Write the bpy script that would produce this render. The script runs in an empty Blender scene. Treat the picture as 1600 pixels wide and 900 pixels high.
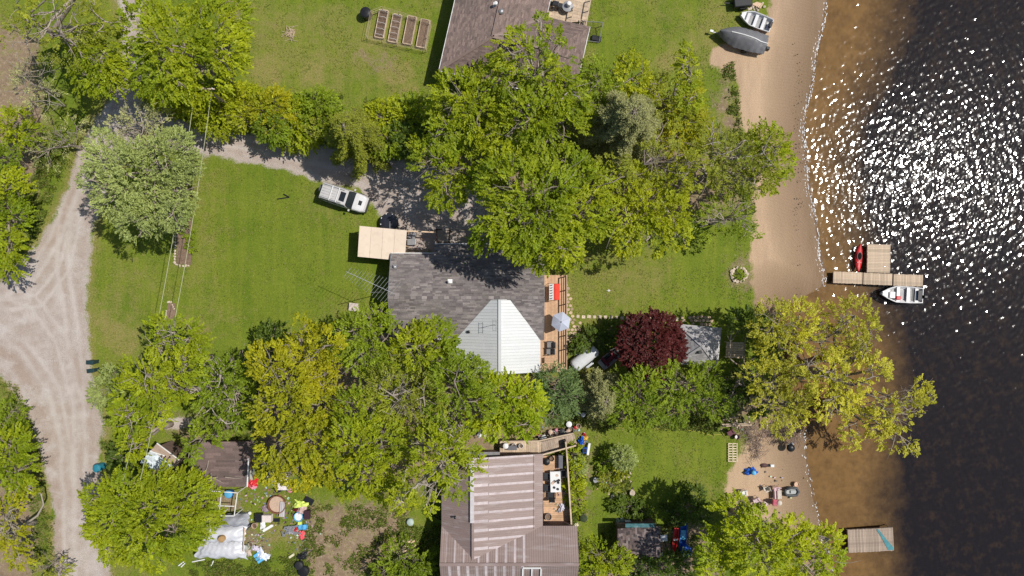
import bpy, math, random
import numpy as np
from mathutils import Vector, Matrix, Quaternion
SC = bpy.context.scene
COL = SC.collection
H = 60.0          # camera height above the lawn, metres
S = 0.06          # metres per photo pixel on the ground
random.seed(7); rng = np.random.default_rng(11)

# ------------------------------------------------------------------ camera, sky, sun, exposure
cd = bpy.data.cameras.new('camera'); cam = bpy.data.objects.new('camera', cd); COL.objects.link(cam)
cam.location = (0, 0, H); cam.rotation_euler = (0, 0, 0)
cd.sensor_fit = 'HORIZONTAL'; cd.angle = 2*math.atan(800*S/H); cd.clip_end = 9000; cd.clip_start = 0.5
SC.camera = cam
EL = math.radians(56.5); AZ = math.atan2(0.968, 0.25)
sdir = Vector((math.cos(EL)*math.sin(AZ), math.cos(EL)*math.cos(AZ), math.sin(EL)))
W_ = bpy.data.worlds.new('World'); SC.world = W_; W_.use_nodes = True
nt = W_.node_tree
bg = nt.nodes['Background']; sk = nt.nodes.new('ShaderNodeTexSky'); sk.sky_type = 'NISHITA'; sk.sun_disc = False
sk.sun_elevation = EL; sk.sun_rotation = AZ
nt.links.new(sk.outputs[0], bg.inputs[0]); bg.inputs[1].default_value = 0.085
sl = bpy.data.lights.new('sun', 'SUN'); sl.energy = 4.5; sl.angle = math.radians(0.5); sl.color = (1.0, 0.95, 0.88)
so = bpy.data.objects.new('sun', sl); COL.objects.link(so); so.rotation_euler = sdir.to_track_quat('Z', 'Y').to_euler(); so.location = (60, 15, 90)
SC.view_settings.view_transform = 'Standard'; SC.view_settings.look = 'None'; SC.view_settings.exposure = 0.0; SC.view_settings.gamma = 1.0
SC.cycles.max_bounces = 6; SC.cycles.transparent_max_bounces = 8

# ------------------------------------------------------------------ helpers
def W(px, py, h=0.0):
    k = (H-h)/H
    return Vector(((px-800)*S*k, (450-py)*S*k, h))
def tag(o, label=None, cat=None, group=None, kind=None):
    if label: o['label'] = label
    if cat: o['category'] = cat
    if group: o['group'] = group
    if kind: o['kind'] = kind
    return o
def thing(name, label, cat, loc=(0, 0, 0), rz=0.0, group=None):
    o = bpy.data.objects.new(name, None); o.empty_display_size = .3; COL.objects.link(o)
    o.location = loc; o.rotation_euler = (0, 0, rz)
    return tag(o, label, cat, group)
def wm(o):
    m = o.matrix_basis.copy()
    return wm(o.parent) @ m if o.parent else m
def copy_tree(o, parent=None):
    c = o.copy(); COL.objects.link(c)
    if parent: c.parent = parent
    for ch in list(o.children): copy_tree(ch, c)
    return c
class MB:
    def __init__(s): s.v = []; s.f = []; s.c = []; s.col = None
    def _a(s, vs, fs):
        b = len(s.v); s.v += [tuple(p) for p in vs]; s.f += [tuple(i+b for i in f) for f in fs]
        if s.col is not None: s.c += [s.col]*len(vs)
        return s
    def box(s, x, y, z, sx, sy, sz, rz=0, M=None):
        vs = [Vector((i*sx/2, j*sy/2, k*sz/2)) for k in (-1, 1) for j in (-1, 1) for i in (-1, 1)]
        R = M if M is not None else Matrix.Rotation(rz, 3, 'Z')
        vs = [R @ p + Vector((x, y, z)) for p in vs]
        return s._a(vs, [(0, 2, 3, 1), (4, 5, 7, 6), (0, 1, 5, 4), (2, 6, 7, 3), (0, 4, 6, 2), (1, 3, 7, 5)])
    def bar(s, a, b, w, t):
        a = Vector(a); b = Vector(b); d = b-a; L = d.length
        q = d.to_track_quat('X', 'Z').to_matrix(); c = (a+b)/2
        return s.box(c.x, c.y, c.z, L, w, t, M=q)
    def extr(s, poly, n, t):
        n = Vector(n)*t; k = len(poly); vs = [Vector(p) for p in poly]+[Vector(p)+n for p in poly]
        return s._a(vs, [tuple(range(k-1, -1, -1)), tuple(range(k, 2*k))]+[(i, (i+1) % k, k+(i+1) % k, k+i) for i in range(k)])
    def prism(s, poly, z0, z1):
        a = sum(poly[i][0]*poly[(i+1) % len(poly)][1]-poly[(i+1) % len(poly)][0]*poly[i][1] for i in range(len(poly)))
        if a < 0: poly = poly[::-1]
        return s.extr([(p[0], p[1], z0) for p in poly], (0, 0, 1), z1-z0)
    def tube(s, pts, r, seg=6, cap=True):
        pts = [Vector(p) for p in pts]; n = len(pts)
        if not hasattr(r, '__len__'): r = [r]*n
        vs = []; up = Vector((0.13, 0.31, 0.94))
        for i, p in enumerate(pts):
            d = (pts[min(i+1, n-1)]-pts[max(i-1, 0)]).normalized()
            a = d.cross(up); a = a.normalized() if a.length > 1e-3 else Vector((1, 0, 0)); b = d.cross(a)
            for k in range(seg):
                t = 2*math.pi*k/seg; vs.append(p+(a*math.cos(t)+b*math.sin(t))*r[i])
        fs = [(i*seg+k, i*seg+(k+1) % seg, (i+1)*seg+(k+1) % seg, (i+1)*seg+k) for i in range(n-1) for k in range(seg)]
        if cap: fs += [tuple(range(seg))[::-1], tuple((n-1)*seg+k for k in range(seg))]
        return s._a(vs, fs)
    def lathe(s, x, y, prof, seg=16, sx=1, sy=1, cap=True):
        vs = [(x+r*sx*math.cos(2*math.pi*k/seg), y+r*sy*math.sin(2*math.pi*k/seg), z) for r, z in prof for k in range(seg)]
        n = len(prof)
        fs = [(i*seg+k, i*seg+(k+1) % seg, (i+1)*seg+(k+1) % seg, (i+1)*seg+k) for i in range(n-1) for k in range(seg)]
        if cap: fs += [tuple(range(seg))[::-1], tuple((n-1)*seg+k for k in range(seg))]
        return s._a(vs, fs)
    def grid(s, fn, nu, nv):
        vs = [fn(i/nu, j/nv) for j in range(nv+1) for i in range(nu+1)]
        return s._a(vs, [(j*(nu+1)+i, j*(nu+1)+i+1, (j+1)*(nu+1)+i+1, (j+1)*(nu+1)+i) for j in range(nv) for i in range(nu)])
    def loft(s, rings, closed=True, caps=True):
        n = len(rings[0]); vs = [p for r in rings for p in r]; m = n if closed else n-1
        fs = [(i*n+k, i*n+(k+1) % n, (i+1)*n+(k+1) % n, (i+1)*n+k) for i in range(len(rings)-1) for k in range(m)]
        if caps: fs += [tuple(range(n))[::-1], tuple((len(rings)-1)*n+k for k in range(n))]
        return s._a(vs, fs)
    def build(s, name, mat, parent=None, world=False, smooth=False, kind=None, bevel=0):
        vs = s.v
        if world and parent is not None:
            mi = wm(parent).inverted(); vs = [tuple(mi @ Vector(p)) for p in vs]
        me = bpy.data.meshes.new(name); me.from_pydata(vs, [], s.f); me.validate()
        if s.c and len(s.c) == len(me.vertices):
            a = me.color_attributes.new('Col', 'FLOAT_COLOR', 'POINT')
            a.data.foreach_set('color', np.array([tuple(c)+(1,) for c in s.c], dtype=np.float32).ravel())
        me.materials.append(mat)
        if smooth: me.polygons.foreach_set('use_smooth', [True]*len(me.polygons))
        o = bpy.data.objects.new(name, me); COL.objects.link(o)
        if parent is not None: o.parent = parent
        if kind: o['kind'] = kind
        if bevel:
            b = o.modifiers.new('bevel', 'BEVEL'); b.width = bevel; b.segments = 2; b.limit_method = 'ANGLE'
        return o
def npmesh(name, verts, faces, mat, parent=None, cols=None, fcols=None, smooth=False):
    me = bpy.data.meshes.new(name); nv = len(verts); nf, k = faces.shape
    me.vertices.add(nv); me.vertices.foreach_set('co', verts.astype(np.float32).ravel())
    me.loops.add(nf*k); me.loops.foreach_set('vertex_index', faces.astype(np.int32).ravel())
    me.polygons.add(nf); me.polygons.foreach_set('loop_start', np.arange(0, nf*k, k, dtype=np.int32))
    me.polygons.foreach_set('loop_total', np.full(nf, k, dtype=np.int32))
    me.polygons.foreach_set('use_smooth', np.full(nf, smooth))
    me.update(calc_edges=True)
    for key, arr in (cols or {}).items():
        a = me.color_attributes.new(key, 'FLOAT_COLOR', 'POINT')
        a.data.foreach_set('color', np.concatenate([arr, np.ones((nv, 1))], 1).astype(np.float32).ravel())
    me.materials.append(mat)
    o = bpy.data.objects.new(name, me); COL.objects.link(o)
    if parent is not None: o.parent = parent
    return o
def vnoise(x, y, sc, seed=0):
    r = np.random.default_rng(seed).random((256, 256)); x = np.asarray(x)/sc+500.3; y = np.asarray(y)/sc+500.7
    xi = np.floor(x).astype(int); yi = np.floor(y).astype(int); fx = x-xi; fy = y-yi
    fx = fx*fx*(3-2*fx); fy = fy*fy*(3-2*fy); g = lambda a, b: r[a % 256, b % 256]
    return (g(xi, yi)*(1-fx)+g(xi+1, yi)*fx)*(1-fy)+(g(xi, yi+1)*(1-fx)+g(xi+1, yi+1)*fx)*fy
def fbm(x, y, sc, seed=0, o=4):
    t = 0; a = 1; n = 0
    for i in range(o): t = t+a*vnoise(x, y, sc/2**i, seed+i); n += a; a *= .55
    return t/n
def vnoise3(P, sc, seed=0):
    a = vnoise(P[:, 0]+P[:, 2]*.37, P[:, 1]-P[:, 2]*.21, sc, seed); b = vnoise(P[:, 0]-P[:, 2]*.6, P[:, 2]+P[:, 1]*.3, sc*.8, seed+3)
    return .6*a+.4*b
def sdf(X, Y, poly):
    """signed distance (positive inside) to a polygon, all in pixels"""
    d = np.full(X.shape, 1e9); ins = np.zeros(X.shape, bool); n = len(poly)
    for i in range(n):
        ax, ay = poly[i]; bx, by = poly[(i+1) % n]; ex, ey = bx-ax, by-ay
        t = np.clip(((X-ax)*ex+(Y-ay)*ey)/(ex*ex+ey*ey+1e-9), 0, 1)
        d = np.minimum(d, np.hypot(X-ax-t*ex, Y-ay-t*ey))
        if ay != by:
            c = ((ay > Y) != (by > Y)) & (X < ex*(Y-ay)/ey+ax); ins ^= c
    return np.where(ins, d, -d)

# ------------------------------------------------------------------ materials
def nodes(m):
    m.use_nodes = True; t = m.node_tree; return t, t.nodes, t.links, t.nodes['Principled BSDF']
MATS = {}
def M(key, col=(.5, .5, .5), rough=.7, var=.15, scale=3.0, bump=.0, metal=0.0, spec=.3, grime=None, attr=False, stretch=None, emit=None):
    if key in MATS: return MATS[key]
    m = bpy.data.materials.new(key); t, N, L, P = nodes(m)
    tc = N.new('ShaderNodeTexCoord'); src = tc.outputs['Object']
    if stretch:
        mp = N.new('ShaderNodeMapping'); mp.inputs['Scale'].default_value = stretch; L.new(src, mp.inputs[0]); src = mp.outputs[0]
    n1 = N.new('ShaderNodeTexNoise'); n1.inputs['Scale'].default_value = scale; n1.inputs['Detail'].default_value = 6; n1.inputs['Roughness'].default_value = .65
    L.new(src, n1.inputs['Vector'])
    mr = N.new('ShaderNodeMapRange'); mr.inputs[1].default_value = .25; mr.inputs[2].default_value = .75
    mr.inputs[3].default_value = 1-var*1.4; mr.inputs[4].default_value = 1+var
    L.new(n1.outputs[0], mr.inputs[0])
    mu = N.new('ShaderNodeMix'); mu.data_type = 'RGBA'; mu.blend_type = 'MULTIPLY'; mu.inputs[0].default_value = 1
    cb = N.new('ShaderNodeCombineColor'); [L.new(mr.outputs[0], cb.inputs[i]) for i in range(3)]
    L.new(cb.outputs[0], mu.inputs[7])
    if attr:
        at = N.new('ShaderNodeAttribute'); at.attribute_name = 'Col'; L.new(at.outputs['Color'], mu.inputs[6])
    else: mu.inputs[6].default_value = (*col, 1)
    out = mu.outputs[2]
    oi = N.new('ShaderNodeObjectInfo'); hv = N.new('ShaderNodeHueSaturation'); mr2 = N.new('ShaderNodeMapRange')
    mr2.inputs[3].default_value = 1-var*.8; mr2.inputs[4].default_value = 1+var*.8; L.new(oi.outputs['Random'], mr2.inputs[0]); L.new(mr2.outputs[0], hv.inputs['Value'])
    L.new(out, hv.inputs['Color']); out = hv.outputs[0]
    if grime:
        n2 = N.new('ShaderNodeTexNoise'); n2.inputs['Scale'].default_value = grime[1]; n2.inputs['Detail'].default_value = 8; L.new(src, n2.inputs['Vector'])
        m3 = N.new('ShaderNodeMapRange'); m3.inputs[1].default_value = .52; m3.inputs[2].default_value = .72; m3.inputs[4].default_value = grime[2]; L.new(n2.outputs[0], m3.inputs[0])
        mg = N.new('ShaderNodeMix'); mg.data_type = 'RGBA'; L.new(m3.outputs[0], mg.inputs[0]); L.new(out, mg.inputs[6]); mg.inputs[7].default_value = (*grime[0], 1); out = mg.outputs[2]
    L.new(out, P.inputs['Base Color'])
    P.inputs['Roughness'].default_value = rough; P.inputs['Metallic'].default_value = metal; P.inputs['Specular IOR Level'].default_value = spec
    if bump:
        b = N.new('ShaderNodeBump'); b.inputs['Strength'].default_value = .6; b.inputs['Distance'].default_value = bump; L.new(n1.outputs[0], b.inputs['Height']); L.new(b.outputs[0], P.inputs['Normal'])
    MATS[key] = m; return m
def leafmat(key, trans=.42):
    m = bpy.data.materials.new(key); t, N, L, P = nodes(m)
    at = N.new('ShaderNodeAttribute'); at.attribute_name = 'Col'
    L.new(at.outputs['Color'], P.inputs['Base Color']); P.inputs['Roughness'].default_value = .5; P.inputs['Specular IOR Level'].default_value = .25
    tr = N.new('ShaderNodeBsdfTranslucent'); hs = N.new('ShaderNodeHueSaturation'); hs.inputs['Value'].default_value = 1.25; hs.inputs['Saturation'].default_value = 1.05
    L.new(at.outputs['Color'], hs.inputs['Color']); L.new(hs.outputs[0], tr.inputs[0])
    mx = N.new('ShaderNodeMixShader'); mx.inputs[0].default_value = trans
    L.new(P.outputs[0], mx.inputs[1]); L.new(tr.outputs[0], mx.inputs[2]); L.new(mx.outputs[0], N['Material Output'].inputs[0])
    return m
LEAF = leafmat('leaf'); NEEDLE = leafmat('needle', .15)
BARK = M('bark', (.30, .25, .21), .9, .35, 6, .02)
WOODP = M('pale_weathered_wood', (.54, .42, .30), .8, .2, 5, .004, grime=((.25, .2, .16), 1.3, .5))
WOODT = M('tan_deck_wood', (.56, .36, .22), .75, .16, 4, .004, grime=((.35, .22, .13), 1.1, .45))
WOODG = M('grey_worn_wood', (.37, .29, .225), .85, .25, 5, .004, grime=((.2, .15, .12), 1.5, .6))
WOODD = M('dark_brown_wood', (.07, .04, .03), .7, .2, 4)
TIMBER = M('new_timber', (.62, .45, .30), .75, .15, 4)
WHITEP = M('white_paint', (.75, .75, .74), .45, .06, 2, grime=((.45, .42, .38), 1.5, .35))
WSHEET = M('white_steel_sheet', (.53, .545, .55), .35, .05, 1.2, grime=((.55, .56, .55), .7, .5), spec=.5)
BLACK = M('black_plastic', (.018, .019, .022), .4, .25, 4)
DARK = M('dark_metal', (.03, .03, .033), .5, .25, 4)
GREYM = M('grey_metal', (.35, .35, .36), .4, .15, 4, metal=.5)
ALU = M('aluminium', (.62, .63, .64), .35, .12, 3, metal=.6)
RED = M('red_plastic', (.55, .025, .03), .4, .12, 3)
REDCAN = M('red_canvas', (.62, .05, .03), .8, .12, 3, .01)
BLUE = M('blue_plastic', (.02, .12, .55), .45, .15, 3)
LBLUE = M('light_blue_plastic', (.12, .42, .68), .5, .15, 3)
YEL = M('lime_fabric', (.62, .75, .16), .8, .15, 5, .02)
PINK = M('pink_plastic', (.62, .25, .32), .6, .2, 5)
CREAM = M('cream_sheet', (.70, .58, .46), .7, .05, .8, .003, grime=((.5, .4, .3), 2.2, .35))
TAN = M('tan_fabric', (.55, .40, .30), .85, .15, 5, .02)
WALL = M('wall_siding', (.42, .38, .33), .8, .1, 2)
WALLD = M('dark_wall_siding', (.16, .11, .09), .8, .15, 2)
GLASS = M('dark_glass', (.02, .025, .03), .1, .1, 2, spec=.6)
RUBBER = M('rubber', (.02, .02, .02), .8, .1, 3)
STONE = M('pale_stone', (.58, .48, .38), .85, .3, 3, .03)
STONED = M('tan_flagstone', (.50, .37, .26), .85, .3, 2, .02)
SOIL = M('garden_soil', (.19, .13, .09), .95, .35, 6, .04)
TARPG = M('grey_tarpaulin', (.17, .17, .18), .5, .15, 1.5, .03, spec=.4)
TARPS = M('silver_tarpaulin', (.55, .56, .60), .38, .12, 1.2, .03, spec=.5, grime=((.3, .3, .32), 1.2, .5))
SHIN = M('shingle', rough=.9, var=.18, scale=9, attr=True, bump=.004, grime=((.10, .09, .075), .7, .4))
PAINTC = M('tinted', rough=.6, var=.1, scale=4, attr=True)

# ------------------------------------------------------------------ terrain
SHORE = [(1300, -400), (1296, -60), (1293, 0), (1288, 30), (1281, 70), (1271, 120), (1262, 165), (1257, 210), (1260, 250), (1268, 300), (1276, 350), (1284, 400), (1291, 435), (1285, 449), (1262, 462), (1232, 478), (1205, 500), (1200, 540), (1212, 590), (1238, 635), (1256, 665), (1260, 700), (1263, 730), (1271, 775), (1281, 812), (1292, 850), (1304, 900), (1310, 960), (1320, 1300)]
LAKE = SHORE+[(4000, 1300), (4000, -400)]
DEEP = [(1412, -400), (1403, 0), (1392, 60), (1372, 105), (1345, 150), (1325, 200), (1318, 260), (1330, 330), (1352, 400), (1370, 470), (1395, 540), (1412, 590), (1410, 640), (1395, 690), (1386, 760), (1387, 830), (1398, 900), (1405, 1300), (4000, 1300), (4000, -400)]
BEACH = [(1212, -300), (1203, 0), (1196, 25), (1160, 60), (1112, 78), (1110, 100), (1130, 112), (1152, 125), (1157, 155), (1162, 200), (1180, 225), (1178, 330), (1172, 400), (1183, 484), (1215, 492), (1240, 500), (1400, 450), (1400, -300)]
BEACH2 = [(1205, 640), (1182, 660), (1172, 690), (1150, 718), (1136, 738), (1134, 770), (1150, 795), (1180, 812), (1240, 830), (1280, 960), (1420, 960), (1420, 640)]
ROADP = [[(176, -300), (184, 0), (196, 120), (150, 190), (125, 230), (105, 300), (66, 370), (35, 410), (0, 445), (-400, 600), (-400, 720), (0, 588), (40, 640), (62, 700), (80, 780), (88, 900), (95, 1300), (172, 1300), (170, 900), (160, 800), (158, 700), (165, 660), (145, 600), (138, 520), (137, 430), (148, 350), (170, 290), (200, 240), (220, 150), (225, 0), (225, -300)]]
DRIVE = [(190, 160), (240, 175), (300, 192), (400, 212), (480, 224), (560, 245), (640, 252), (700, 262), (760, 290), (770, 330), (770, 392), (640, 400), (600, 362), (590, 330), (560, 295), (500, 282), (440, 265), (340, 246), (270, 232), (190, 225)]
PATH = [(225, 655), (300, 652), (305, 668), (228, 670)]
DIRT = [[(345, -20), (378, -20), (380, 20), (352, 45), (335, 20)], [(470, 790), (560, 780), (640, 790), (640, 860), (600, 920), (470, 920), (465, 850)], [(680, 355), (640, 360), (600, 350), (640, 400), (790, 400), (790, 355)],
        [(880, 10), (915, 5), (920, 30), (885, 40)], [(1138, 412), (1172, 400), (1176, 448), (1142, 446)], [(560, 82), (617, 92), (614, 107), (563, 98)], [(402, 838), (430, 838), (420, 870), (380, 860), (378, 815)],
        [(15, 40), (60, 60), (75, 180), (55, 300), (35, 380), (0, 380), (-60, 200), (-60, 40)], [(20, 700), (55, 690), (62, 820), (60, 920), (-60, 920), (-30, 750)], [(730, 660), (920, 650), (915, 670), (840, 690), (780, 700), (700, 690)],
        [(400, 690), (300, 660), (240, 640), (300, 700), (400, 730)], [(905, 720), (922, 720), (915, 800), (900, 820), (895, 780)], [(1140, 655), (1250, 650), (1230, 690), (1180, 700)], [(1140, 120), (1150, 170), (1160, 215), (1120, 200), (1120, 150)],
        [(270, 770), (380, 760), (380, 800), (330, 808)], [(920, 880), (1100, 800), (1150, 960), (920, 960)], [(640, 250), (950, 230), (1150, 230), (1170, 330), (1000, 350), (760, 300)], [(400, 540), (700, 540), (850, 600), (850, 690), (600, 780), (400, 700)], [(860, 590), (1230, 590), (1240, 660), (870, 650)]]
DRY = [(455, 52, 14), (1040, 95, 26), (180, 520, 40), (195, 545, 30), (620, 115, 30), (640, 140, 20), (310, 520, 25), (490, 110, 35), (1150, 190, 25), (50, 600, 60), (900, 780, 20), (430, 830, 30), (410, 110, 40)]
RES = 0.19
def terrain_z(X, Y):
    """X, Y photo pixels -> height"""
    d = sdf(X, Y, LAKE)*S       # metres into the lake
    zb = np.where(d > 0, -0.28-0.10*d, -0.28+np.clip(-d/5.0, 0, 1)*0.28)
    return np.clip(zb, -2.6, 0)+0.035*(fbm(X*S, Y*S, 6, 5)-.5)*np.clip(-d/3, 0, 1)
def terrain():
    x = np.arange(-52, 52+.01, RES); y = np.arange(-31, 31+.01, RES)
    gx, gy = np.meshgrid(x, y); PX = 800+gx/S; PY = 450-gy/S
    z = terrain_z(PX, PY)
    def soft(poly, w, amp=0, sc=1, seed=1):
        d = sdf(PX, PY, poly)+amp*(fbm(gx, gy, sc, seed)-.5)*2
        return np.clip(d/w*.5+.5, 0, 1)
    lake = sdf(PX, PY, LAKE)+3*(vnoise(gx, gy, 1.2, 9)-.5)
    grav = np.maximum(soft(ROADP[0], 10, 7, 2.5, 3), soft(DRIVE, 8, 6, 1.5, 4)); grav = np.maximum(grav, .9*soft(PATH, 5, 4, 1, 5))
    road = sdf(PX, PY, ROADP[0])
    sand = np.maximum(soft(BEACH, 9, 9, 2, 6), soft(BEACH2, 12, 12, 2, 7))
    dirt = np.zeros_like(gx)
    for i, p in enumerate(DIRT): dirt = np.maximum(dirt, .78*soft(p, 22, 12, 1.4, 20+i))
    dry = .55*np.clip((fbm(gx, gy, 7, 40)-.42)*2.6, 0, 1)
    dn = fbm(gx, gy, 1.8, 41)
    for cx, cy, r in DRY: dry = np.maximum(dry, np.clip(1.15-np.hypot(PX-cx, PY-cy)/r*(.1+1.9*dn), 0, .7))
    edge = np.clip(1-np.abs(road)/22, 0, 1)*(road < 0); dry = np.maximum(dry, edge*.8)
    wet = np.clip(1-(-lake)/(75+40*(fbm(gx, gy, 5, 8)-.5)), 0, 1)**.6; wet = np.where(lake > 0, 1, wet)
    wet *= np.clip((PY+0)/1e9+1, 0, 1)
    # wheel tracks: bands that run along the road
    rd2 = np.maximum(road, sdf(PX, PY, DRIVE)); trk = .5+.5*np.sin(np.abs(rd2)/23*2*math.pi+1.2+7*fbm(gx, gy, 8, 50)); trk *= np.clip(fbm(gx, gy, 5, 51)*2.2-.3, 0, 1)
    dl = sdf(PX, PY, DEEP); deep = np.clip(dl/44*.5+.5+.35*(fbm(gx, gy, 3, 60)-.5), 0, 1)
    def pl(pts):
        d = np.full(gx.shape, 1e9)
        for (ax, ay), (bx, by) in zip(pts, pts[1:]):
            ex, ey = bx-ax, by-ay; t = np.clip(((PX-ax)*ex+(PY-ay)*ey)/(ex*ex+ey*ey), 0, 1); d = np.minimum(d, np.hypot(PX-ax-t*ex, PY-ay-t*ey))
        return d+5*(fbm(gx, gy, 3, 52)-.5)
    lt = np.zeros_like(gx)
    for pts, o_, w_ in (([(175, 60), (160, 180), (118, 290), (88, 370), (50, 430), (-20, 470)], 8, 4), ([(100, 330), (98, 420), (112, 500), (122, 600), (124, 720), (128, 940)], 9, 4), ([(-20, 500), (40, 545), (85, 610), (104, 700), (108, 800), (112, 940)], 8, 3.5), ([(-20, 450), (50, 470), (95, 530), (118, 620)], 8, 3), ([(150, 180), (300, 208), (440, 238), (560, 262), (640, 290)], 8, 3.5), ([(-20, 480), (60, 470), (100, 420), (120, 340)], 8, 3)):
        lt = np.maximum(lt, np.clip(1.3-np.abs(np.abs(pl(pts))-o_)/w_, 0, 1)*np.clip(fbm(gx, gy, 2.5, 53)*2.4-.5, 0, 1))
    tan = np.clip(1.4-np.abs(pl([(-30, 535), (20, 560), (52, 610), (72, 680), (84, 760), (92, 940)]))/11, 0, 1); tan = np.maximum(tan, .9*np.clip(1.3-np.abs(pl([(70, 370), (95, 310), (115, 240)])-14)/8, 0, 1)); tan = np.maximum(tan, .8*np.clip(1.2-np.abs(pl([(118, 560), (140, 640), (148, 760), (165, 900)]))/9, 0, 1)*(PX > 112)); trk = np.maximum(trk*.55, tan)
    A = np.stack([grav, sand, dirt], -1).reshape(-1, 3); B = np.stack([dry, wet, trk], -1).reshape(-1, 3); Cc = np.stack([deep, np.clip(lake/6*.5+.5, 0, 1), lt], -1).reshape(-1, 3)
    V = np.stack([gx, gy, z], -1).reshape(-1, 3); nx, ny = len(x), len(y)
    I = np.arange(nx*ny).reshape(ny, nx)
    F = np.stack([I[:-1, :-1], I[:-1, 1:], I[1:, 1:], I[1:, :-1]], -1).reshape(-1, 4)
    cv = lambda a: a[:-1, :-1].reshape(-1)
    cl = np.zeros(len(F), int)
    cl[cv(sand) > .5] = 2; cl[cv(np.maximum(soft(DRIVE, 8, 6, 1.5, 4), .9*soft(PATH, 5, 4, 1, 5))) > .5] = 3; cl[cv(soft(ROADP[0], 10, 7, 2.5, 3)) > .5] = 1; cl[cv(lake) > 0] = 4
    for k, nm in enumerate(['ground', 'gravel_road', 'beach', 'driveway', 'lake_bed']):
        f = F[cl == k]; u, inv = np.unique(f, return_inverse=True)
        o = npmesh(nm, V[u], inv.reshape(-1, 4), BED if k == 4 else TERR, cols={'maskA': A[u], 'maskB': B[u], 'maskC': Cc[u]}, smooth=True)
        o['kind'] = 'structure'
def mix(N, L, f, a, b, bt='MIX'):
    m = N.new('ShaderNodeMix'); m.data_type = 'RGBA'; m.blend_type = bt
    if hasattr(f, 'links'): L.new(f, m.inputs[0])
    else: m.inputs[0].default_value = f
    for i, s in ((6, a), (7, b)):
        if hasattr(s, 'links'): L.new(s, m.inputs[i])
        else: m.inputs[i].default_value = (*s, 1)
    return m.outputs[2]
def tnoise(N, L, src, sc, det=5, rough=.6, lo=.35, hi=.65, stretch=None):
    if stretch:
        mp = N.new('ShaderNodeMapping'); mp.inputs['Scale'].default_value = stretch[:3]; mp.inputs['Rotation'].default_value = (0, 0, stretch[3]); L.new(src, mp.inputs[0]); src = mp.outputs[0]
    n = N.new('ShaderNodeTexNoise'); n.inputs['Scale'].default_value = sc; n.inputs['Detail'].default_value = det; n.inputs['Roughness'].default_value = rough; L.new(src, n.inputs['Vector'])
    r = N.new('ShaderNodeMapRange'); r.inputs[1].default_value = lo; r.inputs[2].default_value = hi; L.new(n.outputs[0], r.inputs[0]); return r.outputs[0]
def math_(N, L, op, a, b=0.0, c=None, clamp=False):
    m = N.new('ShaderNodeMath'); m.operation = op; m.use_clamp = clamp
    for i, s in enumerate((a, b, c)):
        if s is None: continue
        if hasattr(s, 'links'): L.new(s, m.inputs[i])
        else: m.inputs[i].default_value = s
    return m.outputs[0]
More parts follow.
